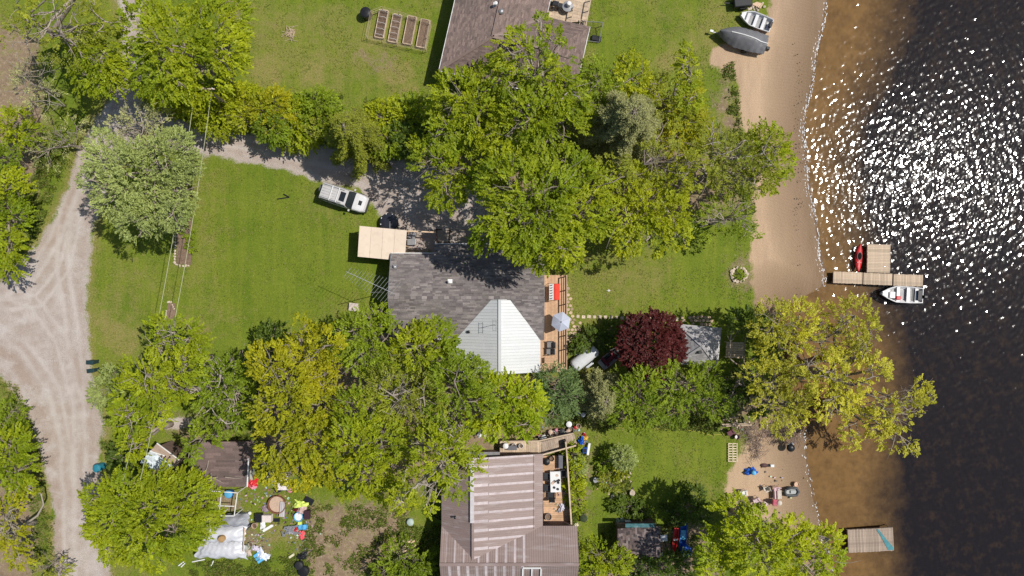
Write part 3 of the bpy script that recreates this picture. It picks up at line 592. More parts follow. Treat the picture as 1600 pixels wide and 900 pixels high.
tree('maple_tree', 'bright maple whose fingers of leaves reach the corner of the brown roofed house', 'maple', 10, [(715, 140, 38), (755, 130, 34), (700, 175, 34), (745, 175, 38), (685, 205, 28), (780, 165, 30)], seed=50, bare=4, group=GC)
tree('poplar_tree', 'pale thin stemmed tree overlapping the lower right of the brown roof', 'maple', 11, [(800, 75, 30), (830, 95, 34), (790, 110, 34), (850, 120, 34), (870, 85, 24), (815, 60, 20), (860, 55, 14), (845, 30, 8), (820, 145, 38), (885, 140, 34)], seed=51, bare=7, dens=.75, barkm=BARE, group=GC)
tree('maple_tree', 'deep green tree in the middle of the cluster above the driveway end', 'maple', 11, [(830, 180, 44), (880, 185, 40), (795, 210, 38), (850, 225, 38), (905, 160, 30)], seed=52, bare=3, group=GC)
tree('maple_tree', 'large bright maple overhanging the upper right of the grey shingle roof', 'maple', 12, [(840, 300, 56), (795, 275, 46), (885, 275, 46), (815, 345, 46), (865, 350, 48), (775, 345, 34), (905, 325, 40), (850, 392, 30), (760, 370, 22), (885, 390, 26), (925, 290, 34), (935, 335, 32), (820, 385, 24)], seed=53, bare=5, dens=1.1, group=GC)
tree('maple_tree', 'yellow green maple at the shaded end of the driveway left of the largest maple', 'maple', 9, [(675, 245, 34), (700, 270, 34), (735, 250, 38), (765, 250, 34), (695, 300, 24), (740, 290, 26), (655, 235, 20)], seed=54, dens=.75, bare=4, group=GC)
conifer('pine_tree', 'pale grey green pine in the heart of the tree cluster', 975, 198, 74, 12.5, 'grey', 2, 1.6, group=GC)
for i, (x, y, k, l) in enumerate([(935, 125, 'green', 'slender green tree at the upper fringe of the cluster by the net frame lawn'), (990, 115, 'shrubY', 'small yellow green tree on the upper fringe of the cluster, left of the tallest sapling'), (1035, 150, 'olive', 'olive leaved tree between the pale pine and the yellow bush')]):
    tree('young_tree', l, k, 8, [(x, y, 30), (x+18, y+20, 28), (x-18, y+18, 28), (x-5, y-22, 16)], seed=60+i, bare=3, dens=.85, group=GC)
tree('young_tree', 'tall narrow sapling pointing up the lawn from the cluster', 'maple', 9, [(1076, 95, 12), (1078, 120, 14), (1074, 78, 7), (1082, 150, 16)], seed=64, bare=1, barkm=BARE, group=GC)
tree('flowering_bush', 'golden yellow bush on the upper right of the cluster', 'yellow', 7, [(1075, 175, 32), (1060, 210, 30), (1095, 205, 28), (1050, 180, 24), (1085, 150, 20)], cat='bush', seed=65, dens=1.2, group=GC)
tree('olive_tree', 'wide olive green tree reaching the sand at the right of the cluster', 'olive', 9, [(1130, 235, 36), (1165, 245, 36), (1200, 235, 34), (1215, 255, 26), (1150, 275, 32), (1105, 260, 34), (1185, 275, 26), (1120, 205, 22), (1170, 215, 22)], seed=66, bare=6, barkm=BARE, group=GC)
tree('leafy_tree', 'green tree tip over the raked sand, furthest right of the cluster', 'maple', 8, [(1215, 225, 20), (1222, 250, 22), (1200, 210, 16), (1205, 275, 20)], seed=67, group=GC)
tree('leafy_tree', 'yellow tinged tree right of the largest maple, shading the back lawn', 'shrubY', 9, [(985, 285, 36), (1020, 310, 38), (985, 335, 36), (1020, 365, 34), (985, 375, 24), (1050, 330, 30), (1055, 285, 30), (1060, 365, 22)], seed=68, bare=4, dens=.95, group=GC)
tree('leafy_tree', 'olive green tree just above the yellow tinged one, right of the pale pine', 'olive', 10, [(1010, 250, 34), (1050, 245, 30), (1080, 265, 30), (955, 270, 30), (1030, 215, 26)], seed=69, bare=4, group=GC)
tree('thin_tree', 'sparse young tree with thin leafy twigs beside the sand above the fire ring', 'green', 6, [(1130, 330, 26), (1155, 345, 24), (1172, 360, 16), (1110, 350, 22), (1160, 315, 22)], seed=70, bare=8, dens=.45, barkm=BARE, group=GC)
GD = 'trees in front of the grey roofed cottage'
tree('maple_tree', 'round maple clump standing free of its bent pale trunk on the front lawn', 'maple', 9, [(262, 525, 30), (240, 520, 20), (288, 530, 22), (250, 545, 18), (300, 545, 18)], seed=71, trunk=(330, 560), bare=4, barkm=BARE, group=GD)
tree('maple_tree', 'maple with many bare pale limbs between the road and the yellow tree', 'maple', 10, [(215, 590, 36), (250, 575, 32), (195, 620, 30), (235, 620, 32), (190, 655, 26), (270, 600, 28), (285, 570, 24), (240, 645, 18)], seed=72, bare=9, barkm=BARE, trunk=(330, 600), dens=.75, group=GD)
tree('leafy_tree', 'green tree with gaps and grey limbs left of the yellow tree', 'green', 9, [(335, 590, 34), (355, 622, 32), (325, 640, 22), (365, 570, 24), (350, 664, 17), (300, 610, 24), (362, 650, 18), (312, 560, 20)], seed=73, dens=.75, bare=8, barkm=BARE, group=GD)
tree('pale_shrub', 'pale grey green shrub at the road edge below the two dark bins', 'silver', 3.5, [(155, 610, 22), (165, 590, 16), (148, 625, 15)], cat='shrub', seed=74)
tree('dark_tree', 'small dark green tree on the lawn edge left of the yellow tree', 'dark', 5, [(388, 575, 20), (420, 525, 20), (400, 595, 20), (425, 545, 14)], seed=75, group=GD)
tree('yellow_tree', 'large golden yellow tree below the front lawn', 'yellow', 11, [(440, 600, 44), (415, 570, 32), (470, 560, 34), (465, 525, 26), (440, 650, 42), (485, 640, 42), (415, 640, 30), (430, 695, 38), (480, 690, 40), (490, 590, 32), (505, 540, 24), (460, 735, 34), (510, 725, 36), (420, 735, 24)], seed=76, bare=6, dens=1.05, group=GD)
tree('yellow_tree', 'yellow green tree right of the golden one, over the bare earth yard', 'maple', 11, [(545, 700, 40), (560, 650, 38), (590, 690, 38), (575, 740, 34), (540, 750, 30), (610, 740, 28), (600, 770, 18)], seed=77, bare=4, group=GD)
tree('leafy_tree', 'thin topped green tree left of the grey shingle roof', 'green', 9, [(545, 520, 28), (575, 500, 22), (560, 555, 32), (600, 530, 30), (590, 565, 30), (595, 490, 12), (530, 545, 22)], seed=78, bare=6, dens=.9, group=GD)
tree('leafy_tree', 'leafy tree touching the lower left corner of the grey shingle roof', 'maple', 9, [(645, 545, 30), (680, 530, 26), (655, 580, 32), (690, 560, 26), (660, 518, 14), (620, 570, 26)], seed=79, bare=4, group=GD)
tree('leafy_tree', 'dense olive green tree with pale arching limbs in the centre of the lower woodland', 'olive', 11, [(610, 620, 38), (640, 650, 38), (590, 610, 30), (660, 620, 34), (620, 590, 28), (650, 690, 34), (615, 655, 28)], seed=80, bare=10, barkm=BARE, group=GD)
tree('leafy_tree', 'green tree below the white sheet roof, left of the brightest one', 'green', 10, [(705, 600, 34), (735, 590, 30), (700, 645, 32), (740, 630, 32), (716, 578, 20), (680, 660, 26), (742, 578, 13)], seed=81, bare=3, group=GD)
tree('maple_tree', 'brightest lime green maple below the white sheet roof', 'lime', 8, [(785, 622, 32), (822, 620, 24), (760, 645, 30), (800, 648, 30), (832, 640, 20), (765, 612, 22), (820, 665, 18), (775, 668, 22)], seed=82, dens=1.15, group=GD)
tree('bare_tree', 'tree of grey drooping limbs over the left slope of the striped brown roof', 'maple', 12, [(690, 720, 34), (710, 760, 20), (670, 700, 26), (655, 760, 26), (720, 700, 24), (625, 785, 16), (735, 725, 16), (665, 790, 12), (700, 680, 24)], seed=83, bare=14, dens=.75, barkm=BARE, group=GD)
tree('round_tree', 'big round lime green tree beside the road at lower left', 'maple', 8, [(225, 804, 48), (180, 776, 30), (232, 764, 30), (280, 785, 38), (300, 820, 32), (260, 840, 38), (205, 850, 36), (160, 810, 30), (150, 830, 24), (230, 870, 26), (286, 766, 18), (310, 790, 24), (170, 860, 22), (140, 780, 16)], seed=84, dens=1.3)
tree('leafy_tree', 'green foliage left of the torn white roof', 'maple', 7, [(204, 702, 15), (196, 686, 14), (206, 672, 13)], seed=85)
tree('leafy_tree', 'green foliage between the torn white roof and the brown shed roof', 'green', 7, [(300, 690, 14), (293, 712, 11), (336, 684, 11), (308, 674, 13)], seed=86)
tree('small_conifer', 'small dark shrub at the road side above the round tree', 'dark', 2.5, [(183, 705, 14), (178, 720, 12), (190, 720, 12)], cat='shrub', seed=87)
GL = 'roadside trees along the lower left photo edge'
tree('leafy_tree', 'bright tree at the left photo edge level with the brown shed', 'maple', 6.5, [(6, 700, 27), (16, 740, 24), (0, 760, 30), (-22, 710, 36), (20, 690, 14)], seed=88, trunk=(50, 720), group=GL)
tree('leafy_tree', 'yellowish tree with bare sloping stems low on the left photo edge', 'yellow', 6, [(6, 800, 20), (12, 850, 20), (-12, 830, 30), (38, 765, 12), (22, 875, 14)], seed=89, trunk=(55, 815), bare=8, dens=.8, barkm=BARE, group=GL)
tree('leafy_bush', 'small yellow green bush at the bottom left beside the road', 'olive', 3, [(70, 885, 20), (55, 895, 16), (85, 895, 14)], cat='bush', seed=90, group=GL)
tree('leafy_bush', 'green bush on the verge between the left edge and the curved sand track', 'green', 3, [(10, 645, 18), (22, 672, 14), (-5, 670, 22)], cat='bush', seed=91, group=GL)
GR = 'greenery between the lake cottages'
tree('red_maple_tree', 'dark red leaved maple beside the grey pyramid roof', 'red', 5, [(1018, 538, 38), (1000, 518, 24), (1037, 520, 28), (1050, 550, 24), (995, 556, 20), (1025, 570, 24), (1022, 502, 14), (1052, 530, 18), (986, 538, 16)], seed=92, dens=1.25)
tree('shadow_bush', 'dark green bush added where the red maple casts its shadow, above the covered trailer', 'dark', 1.6, [(930, 528, 14), (916, 536, 12), (955, 518, 11), (903, 542, 8), (945, 532, 12)], cat='bush', seed=93, group=GR)  # dark leaves fill a patch that is mostly the red maple's shadow
tree('dark_tree', 'dark bluish tree directly below the sun deck', 'blue', 5, [(870, 605, 30), (855, 625, 26), (885, 625, 28), (895, 595, 20), (865, 645, 20)], seed=94, group=GR)
conifer('pine_tree', 'pale olive pine below the covered trailer', 942, 622, 38, 6, 'grey', 3, 1.5, group=GR)
tree('leafy_tree', 'green tree below the red maple, left of the middle', 'green', 5.5, [(995, 620, 30), (980, 645, 26), (1015, 640, 28), (1010, 600, 22), (1000, 660, 18)], seed=95, dens=1.1, group=GR)
tree('leafy_tree', 'silvery green tree right below the red maple, next to the pyramid roof', 'green', 5.5, [(1050, 610, 34), (1045, 585, 22), (1080, 600, 28), (1060, 640, 26), (1100, 615, 28), (1110, 590, 20), (1120, 635, 20)], seed=96, dens=1.1, group=GR)
tree('dark_tree', 'deep green tree right of the pyramid roof, behind the square table', 'dark', 4.5, [(1178, 504, 20), (1205, 530, 24), (1205, 560, 20), (1150, 500, 13), (1165, 607, 24), (1190, 625, 28), (1145, 625, 22)], seed=97, group=GR)
GO = 'pale yellow green trees leaning over the lake'
tree('waterside_tree', 'pale yellow green tree nearest the beach tip with crown over the shallows', 'oak', 9, [(1215, 505, 34), (1250, 500, 32), (1290, 500, 28), (1225, 545, 36), (1265, 545, 36), (1300, 535, 28), (1198, 515, 20)], seed=98, dens=.8, bare=5, group=GO)
tree('waterside_tree', 'pale yellow green crown closest to the moored white boat', 'oak', 8, [(1345, 495, 30), (1335, 525, 28), (1365, 515, 20), (1320, 500, 24), (1345, 555, 26), (1360, 540, 20)], seed=99, dens=.8, bare=5, trunk=(1290, 560), group=GO)
tree('waterside_tree', 'broad pale yellow green crown over the shore in the middle of the lakeside group', 'oak', 9, [(1300, 585, 36), (1335, 595, 36), (1260, 600, 34), (1370, 590, 26), (1295, 630, 32), (1330, 625, 28), (1380, 575, 16), (1265, 570, 24)], seed=100, dens=.8, bare=5, trunk=(1270, 580), group=GO)
tree('waterside_tree', 'pale yellow green crown reaching farthest out over the dark water', 'oak', 7, [(1390, 640, 24), (1430, 620, 20), (1445, 605, 13), (1440, 635, 18), (1410, 655, 22), (1380, 665, 24), (1405, 690, 22), (1425, 700, 12), (1345, 665, 26), (1335, 690, 14), (1425, 645, 18), (1452, 620, 12)], seed=101, dens=.8, bare=6, trunk=(1300, 630), group=GO)
tree('waterside_tree', 'pale yellow green crown above the brushwood at the lower beach', 'oak', 8, [(1215, 600, 34), (1210, 640, 30), (1240, 645, 28), (1185, 590, 22), (1225, 665, 20), (1250, 625, 22)], seed=102, dens=.8, bare=4, group=GO)
tree('leafy_tree', 'large lime green tree at the lower right covering the yard beside the lake', 'lime', 10, [(1195, 852, 44), (1150, 825, 36), (1160, 860, 40), (1245, 848, 34), (1230, 880, 40), (1280, 862, 32), (1190, 890, 38), (1300, 880, 24), (1130, 865, 30), (1120, 890, 28), (1300, 845, 18), (1270, 895, 34), (1155, 800, 20)], seed=103, bare=7, dens=.85)
tree('shadow_bush', 'added dark bush standing in for the lime green tree shadow on the lower lawn', 'dark', 2.2, [(1080, 795, 18), (1088, 778, 13), (1065, 808, 14), (1098, 805, 16)], cat='bush', seed=104)  # dark leaves stand in for the big tree's shadow on the lawn
tree('shadow_bush', 'low added dark bush standing in for tree shadow beside the rock garden', 'dark', 1.2, [(985, 795, 14), (970, 790, 11), (1002, 800, 12)], cat='bush', seed=105)  # low dark leaves put in where tree shadow lies on the lawn
tree('leafy_bush', 'bright green bush at the bottom edge between the brown roof and the dark shed', 'maple', 4, [(940, 875, 24), (955, 895, 24), (925, 895, 22), (970, 880, 16)], cat='bush', seed=106)
tree('leafy_bush', 'green bush at the bottom edge left of the long brown roof', 'green', 3, [(620, 875, 24), (640, 890, 22), (600, 895, 20), (660, 885, 16)], cat='bush', seed=107)
tree('leafy_bush', 'small green bush at the bottom edge right below the dark shed', 'dark', 3, [(1010, 895, 22), (1040, 890, 20), (990, 890, 16), (1080, 890, 20)], cat='bush', seed=108)
GV = 'climbing plants along the lower deck'
for i, (x, y, r, l) in enumerate([(895, 712, 11, 'leafy plant at the top of the row beside the lower deck'), (898, 735, 11, 'leafy plant second from the top in the row beside the lower deck'), (897, 760, 12, 'bushy plant in the middle of the row beside the lower deck'), (900, 782, 12, 'white flowering plant at the lower end of the row beside the lower deck'), (906, 725, 8, 'pale round plant at the right side of the row beside the lower deck')]):
    tree('deck_plant', l, 'maple' if i < 4 else 'silver', 1.3, [(x, y, r), (x+2, y+9, r*.8)], cat='plant', group=GV, seed=110+i)
tree('round_shrub', 'round blue grey spruce shrub in the rock garden', 'silver', 2.6, [(976, 718, 15), (984, 722, 10), (970, 712, 9)], cat='shrub', seed=116, dens=1.6)
tree('leafy_bush', 'small golden shrub below the round blue grey shrub', 'yellow', 1.2, [(972, 735, 6)], cat='shrub', seed=117, dens=1.8)
tree('leafy_bush', 'low green plant on the left of the rock garden', 'green', .8, [(944, 727, 9), (948, 722, 6)], cat='plant', seed=118, dens=1.5)
tree('leafy_bush', 'dark low plant at the lower side of the rock garden', 'olive', .9, [(955, 757, 11), (945, 752, 8), (962, 762, 8)], cat='plant', seed=119, dens=1.4)

# ------------------------------------------------------------------ buildings
GREYSH = [(.205, .180, .172), (.175, .155, .15), (.24, .21, .20), (.15, .13, .13)]
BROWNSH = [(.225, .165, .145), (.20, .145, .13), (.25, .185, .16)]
def pt(x, y, z): return Vector((x, y, z))
def rect(parent, x0, y0, x1, y1, z0, z1, name, mat):
    return MB().box((x0+x1)/2, (y0+y1)/2, (z0+z1)/2, x1-x0, y1-y0, z1-z0).build(name, mat, parent, world=True)
def window(parent, x, y, z, w, h, rz):
    f = MB(); R = Matrix.Rotation(rz, 3, 'Z')
    for dx, dz, sx, sz in ((0, h/2, w+.12, .08), (0, -h/2, w+.12, .08), (w/2, 0, .08, h), (-w/2, 0, .08, h)):
        p = R @ Vector((dx, 0, 0)); f.box(x+p.x, y+p.y, z+dz, sx, .10, sz, rz)
    fr = f.build('window', WHITEP, parent, world=True)
    MB().box(x, y, z, w-.08, .04, h-.08, rz).build('pane', GLASS, fr, world=True)
def vent(parent, x, y, z, r=.1, h=.35, mat=WHITEP, base=True, name='vent_pipe'):
    m = MB().lathe(x, y, [(r, z-.3), (r, z+h), (r*1.25, z+h), (r*1.25, z+h+.06), (.02, z+h+.1)], 12)
    if base: m.box(x+.02, y+.05, z+.03, r*4.2, r*3.6, .04)
    m.build(name, mat, parent, world=True)
# --- central cottage
HX = thing('cottage', 'grey shingled cottage with a white sheet metal wing roof in the centre', 'house', (-4, -1, 0))
xL, xS, xR, yN1, yN2, yR, yS, zR, k_ = -10.85, -7.0, 2.81, 3.10, 3.96, -.84, -4.53, 3.9, .352
zz = lambda y: zR-k_*abs(y-yR)
rect(HX, xL+.35, yS+.35, xR-.35, yN1-.35, -.1, 2.3, 'wall', WALL)
rect(HX, xS+.35, yN1-.35, xR-.35, yN2-.35, -.1, 2.05, 'wall', WALL)
rect(HX, -4.6, -7.2, 2.1, yS+.35, -.1, 2.35, 'wall', WALL)
N1 = [pt(xL, yN1, zz(yN1)), pt(xS, yN1, zz(yN1)), pt(xS, yR, zR), pt(xL, yR, zR)]
N2 = [pt(xS, yN2, zz(yN2)), pt(xR, yN2, zz(yN2)), pt(xR, yR, zR), pt(xS, yR, zR)]
S1 = [pt(xL, yS, zz(yS)), pt(-4.99, yS, zz(yS)), pt(-1.85, -1.05, zz(-1.05)), pt(-1.85, yR, zR), pt(xL, yR, zR)]
S2 = [pt(xR, yS-.15, zz(yS-.15)), pt(xR, yR, zR), pt(-.1, yR, zR), pt(-.1, -1.05, zz(-1.05)), pt(2.5, yS-.15, zz(yS-.15))]
S3 = [pt(-1.85, yR, zR), pt(-1.85, -1.05, zz(-1.05)), pt(-.1, -1.05, zz(-1.05)), pt(-.1, yR, zR)]
for P in (N1, N2, S1, S2, S3):
    m = MB(); slab(P, .12, m); m.build('roof', M('roof_deck', (.14, .12, .115), .9), HX, world=True); shingles(HX, P, GREYSH, (1, 0, 0))
m = MB(); ps = []
for i in range(28):
    x = xL+(xR-xL)*i/28; bb = random.uniform(.75, 1.3); m.col = tuple(c*bb for c in GREYSH[i % 4]); m.box(x+.24, yR, zR+.035, .47, .26, .03)
m.build('ridge_cap', SHIN, HX, world=True, kind='stuff')
for a, b in (((xL, yN1), (xS, yN1)), ((xS, yN2), (xR, yN2)), ((xL, yS), (-4.99, yS))):
    z = zz(a[1])-.1; MB().bar((a[0], a[1]+(.04 if a[1] > 0 else -.04), z), (b[0], b[1]+(.04 if a[1] > 0 else -.04), z), .07, .13).build('eaves_gutter', WHITEP, HX, world=True)
MB().box(xL-.02, (yN1+yR)/2, 0, 0, 0, 0)
for a, b in (((xL-.03, yN1, zz(yN1)), (xL-.03, yR, zR)), ((xL-.03, yR, zR), (xL-.03, yS, zz(yS))), ((xR+.03, yN2, zz(yN2)), (xR+.03, yR, zR)), ((xR+.03, yR, zR), (xR+.03, yS-.1, zz(yS)))):
    MB().bar(Vector(a)-Vector((0, 0, .08)), Vector(b)-Vector((0, 0, .08)), .05, .18).build('fascia', GREYM, HX, world=True)
zw = 4.1; wl = lambda x: zw-.383*(-1.07-x) if x < -1.07 else zw-.42*(x+1.07)
WLp = [pt(x, y, wl(x)+.04) for x, y in ((-1.07, -1.05), (-1.83, -1.05), (-4.99, -4.55), (-4.99, -7.55), (-1.07, -7.55))]
WRp = [pt(x, y, wl(x)+.04) for x, y in ((-1.07, -1.05), (-.1, -1.05), (2.53, -4.7), (2.53, -7.55), (-1.07, -7.55))]
for P in (WLp, WRp):
    m = MB(); slab(P, .1, m); m.build('roof', M('pale_grey_sheet', (.40, .41, .42), .5), HX, world=True); panels(HX, P, (1, 0, 0), .27, WSHEET, .02, .03, gap=.02, lift=.003)
MB().bar((-1.07, -1.0, zw+.085), (-1.07, -7.6, zw+.085), .26, .05).build('ridge_cap', WSHEET, HX, world=True)
MB().extr([pt(-1.83, -1.04, 3.6), pt(-.1, -1.04, 3.6), pt(-.1, -1.04, 3.73), pt(-1.07, -1.04, 4.08), pt(-1.83, -1.04, 3.8)], (0, 1, 0), .03).build('gable_end', WSHEET, HX, world=True)
MB().bar((-4.95, -4.45, 2.62), (-3.9, -3.3, 3.02), .25, .05).build('valley_flashing', M('rusty_metal', (.34, .14, .07), .8, .3, 6), HX, world=True)
for yy in (-6.5, -4.2): window(HX, 2.12, yy, 1.3, 1.2, 1.0, math.pi/2)
window(HX, xL+.34, 1.2, 1.3, 1.4, 1.0, math.pi/2); window(HX, xL+.34, -2.5, 1.3, 1.0, 1.0, math.pi/2)
p = W(702, 440, 3.9); vent(HX, p.x, p.y, zz(p.y)+.02, .1, .4)
p = W(616, 417, 3.2); vent(HX, p.x, p.y, zz(p.y)+.02, .09, .15, GREYM)
p = W(732, 519, 3.6); vent(HX, p.x, p.y, wl(p.x)+.05, .11, .14, BLACK, False)
# steps, landing and sun deck
DK = thing('sun_deck', 'tan board sun deck with dark railings along the lake side of the grey cottage', 'deck', (3.8, -3, 0))
dx0, dx1, dy0, dy1 = 2.55, 5.13, 1.2, -7.65
boards(DK, [pt(dx0, dy1, .45), pt(4.75, dy1, .45), pt(4.75, dy0, .45), pt(dx0, dy0, .45)], (0, 1, 0), .145, WOODT, .03, .01)
boards(DK, [pt(4.76, dy1, .45), pt(dx1, dy1, .45), pt(dx1, dy0, .45), pt(4.76, dy0, .45)], (0, 1, 0), .12, M('pale_tan_wood', (.60, .42, .28), .75, .15, 4), .03, .01)
rect(DK, dx0, dy1, dx1, dy0, -.05, .42, 'deck_frame', WOODD)
MB().box((dx0+dx1)/2, dy1-.06, .48, dx1-dx0, .12, .1).build('edge_board', TIMBER, DK, world=True)
RX = 4.93
for i in range(7):
    y = 1.05-i*1.28-(.0 if i < 4 else .35); MB().box(RX, y, .95, .09, .09, 1.0).build('railing_post', WOODD, DK, world=True)
for z in (1.42, .98, .7): MB().box(RX, (1.1-7.3)/2, z, .10 if z > 1 else .05, 8.4, .05).build('railing_rail', WOODD, DK, world=True)
# swing seat with red and white canopy
def swing(px, py):
    p = W(px, py, 2.2); o = thing('canopy_swing', 'garden swing seat under a red and white canopy on the sun deck', 'garden swing', (p.x, p.y, .48))
    L, w = 1.45, .95
    MB().grid(lambda u, v: (-.1+(u-.0)*.56, (v-.5)*L, 1.62-.10*(2*u-.6)**2+.012*math.sin(v*19)), 6, 10).build('red_canopy', REDCAN, o)
    MB().grid(lambda u, v: (-.50+u*.40, (v-.5)*L, 1.50+.09*u+.012*math.sin(v*23)), 4, 10).build('white_canopy', WHITEP, o)
    m = MB()
    for k in range(6):
        y = (k-2.5)*.235; m.extr([pt(-.5, y, 1.515), pt(-.32, y-.06, 1.565), pt(-.14, y+.07, 1.60), pt(-.32, y+.03, 1.568)], (0, 0, 1), .012)
    m.build('canopy_pattern', BLACK, o, kind='stuff')
    for s in (-1, 1):
        MB().tube([(-.55, s*.74, 0), (0, s*.72, 1.5), (.5, s*.74, 0)], .025).build('frame_leg', DARK, o)
    MB().tube([(0, -.74, 1.52), (0, .74, 1.52)], .025).build('top_bar', DARK, o)
    MB().box(.05, 0, .42, .5, 1.25, .08).build('seat', REDCAN, o); MB().box(.32, 0, .72, .08, 1.25, .5).build('backrest', REDCAN, o)
swing(867, 456)
def umbrella(px, py):
    z = 2.3; p = W(px, py, z+.3); o = thing('patio_umbrella', 'open pale blue grey patio umbrella standing on the sun deck', 'umbrella', (p.x, p.y, .48))
    R = .92; n = 6; a0 = .35; g = M('pale_grey_canvas', (.44, .47, .56), .8, .06, 3)
    for k in range(n):
        a = a0+2*math.pi*k/n; b = a0+2*math.pi*(k+1)/n; m = MB()
        def f(u, v): t = a+(b-a)*u; rr = R*v*(math.cos(math.pi/n)/math.cos((u-.5)*2*math.pi/n)); return (rr*math.cos(t), rr*math.sin(t), 2.15-.42*v**1.2-.02*math.sin(math.pi*u)*v)
        m.grid(f, 4, 5); m.build('canopy_panel', g, o, smooth=True)
        MB().tube([(0, 0, 2.08), (R*.98*math.cos(a), R*.98*math.sin(a), 1.70)], .012, 4).build('rib', GREYM, o)
    MB().tube([(0, 0, 0), (0, 0, 2.2)], .025, 8).build('pole', GREYM, o); MB().lathe(0, 0, [(.05, 2.14), (.05, 2.2), (.01, 2.24)], 8).build('finial', DARK, o)
    MB().lathe(0, 0, [(.28, 0), (.28, .05), (.06, .09)], 14).build('base', DARK, o)
umbrella(877, 503)
def deck_chair(px, py, label, rz=0, mat=None, z=.48, group=None, zc=.5):
    mat = mat or M('grey_mesh_fabric', (.20, .19, .19), .7); p = W(px, py, z+zc)
    o = thing('deck_chair', label, 'chair', (p.x, p.y, z), rz, group)
    MB().box(-.08, 0, .38, .55, .56, .06).build('seat', mat, o, bevel=.015)
    MB().box(.30, 0, .70, .07, .56, .62, M=Matrix.Rotation(.35, 3, 'Y')).build('backrest', mat, o, bevel=.015)
    for s in (-1, 1):
        MB().box(-.02, s*.33, .56, .6, .06, .04).build('armrest', DARK, o)
        for q in (-1, 1): MB().tube([(q*.26, s*.3, 0), (q*.26, s*.3, .56)], .018, 5).build('leg', DARK, o)
    return o
deck_chair(861, 539, 'grey deck chair nearest the umbrella, upper of the two', group='grey deck chairs')
deck_chair(860, 549, 'grey deck chair beside the low bench, lower of the two', group='grey deck chairs')
def table(px, py, label, L, w, h, mat, rz=0, z=0, name='table', cat='table', slats=0):
    p = W(px, py, z+h); o = thing(name, label, cat, (p.x, p.y, z), rz)
    if slats:
        for k in range(slats): MB().box(0, (k-(slats-1)/2)*w/slats, h-.02, L, w/slats*.86, .035).build('slat', mat, o)
    else: MB().box(0, 0, h-.02, L, w, .04).build('table_top', mat, o, bevel=.01)
    for i in (-1, 1):
        for j in (-1, 1): MB().box(i*(L/2-.06), j*(w/2-.06), (h-.04)/2, .06, .06, h-.04).build('leg', mat, o)
    return o
table(861, 563, 'low tan bench on the sun deck below the two grey chairs', 1.2, .5, .42, WOODT, 0, .48, 'bench', 'bench', 5)
# paving
def stone_mesh(i):
    r = random.Random(i); me = bpy.data.meshes.new('stone'); import bmesh
    b = bmesh.new(); bmesh.ops.create_icosphere(b, subdivisions=1, radius=.5)
    for v in b.verts: v.co *= r.uniform(.78, 1.15)
    b.to_mesh(me); b.free(); me.materials.append(STONE); return me
STM = [stone_mesh(i) for i in range(6)]
def stone(parent, x, y, s, hgt=.7, z=0, name='stone'):
    o = bpy.data.objects.new(name, random.choice(STM)); COL.objects.link(o); o.parent = parent
    mi = wm(parent).inverted(); o.location = mi @ Vector((x, y, z+s*hgt*.25)); o.rotation_euler = (0, 0, random.uniform(0, 6)); o.scale = (s*random.uniform(.8, 1.3), s*random.uniform(.7, 1), s*hgt); return o
def flags(parent, poly, sz, mat=STONED, name='flagstone', skip=.05, z=.03):
    xs = [p[0] for p in poly]; ys = [p[1] for p in poly]; P = np.array(poly)
    y = min(ys); r = 0
    while y < max(ys):
        x = min(xs)-(r % 2)*sz/2
        while x < max(xs):
            cx, cy = x+random.uniform(-.1, .1)*sz, y+random.uniform(-.1, .1)*sz
            if sdf(np.array([cx]), np.array([cy]), poly)[0] > 0 and random.random() > skip:
                n = random.choice([5, 6, 7]); a0 = random.random()*6; ring = [(cx+sz*.52*random.uniform(.75, 1.05)*math.cos(a0+2*math.pi*k/n), cy+sz*.46*random.uniform(.75, 1.05)*math.sin(a0+2*math.pi*k/n)) for k in range(n)]
                ring = [tuple(W(*q).xy) for q in ring]; MB().prism(ring, -.02, z+random.uniform(0, .02)).build(name, mat, parent, world=True)
            x += sz
        y += sz*.9; r += 1
o = thing('flagstone_patch', 'curved patch of tan flagstones at the foot of the sun deck', 'paving', W(893, 518)); flags(o, [(888, 445), (893, 470), (898, 500), (908, 505), (906, 525), (900, 535), (885, 532), (885, 445)], 6)
o = thing('stone_patio', 'rectangular patio of tan stones above the pyramid roof', 'paving', W(1088, 497)); flags(o, [(1063, 490), (1114, 493), (1113, 508), (1062, 506)], 6.2)
o = thing('stepping_stone_path', 'row of square pale stepping stones leading from the sun deck towards the beach', 'path', W(950, 496))
for i in range(19):
    p = W(903+8.6*i, 494.5+.25*i+random.uniform(-.6, .6)); MB().box(p.x, p.y, .02, .30*random.uniform(.8, 1.1), .28, .05, random.uniform(-.2, .2)).build('stepping_stone', STONE, o, world=True)
o = thing('retaining_edge', 'tan timber edging by the flagstones below the umbrella', 'edging', W(893, 531)); MB().bar(W(885, 531, .1), W(902, 530, .1), .12, .2).build('edging_board', TIMBER, o, world=True)
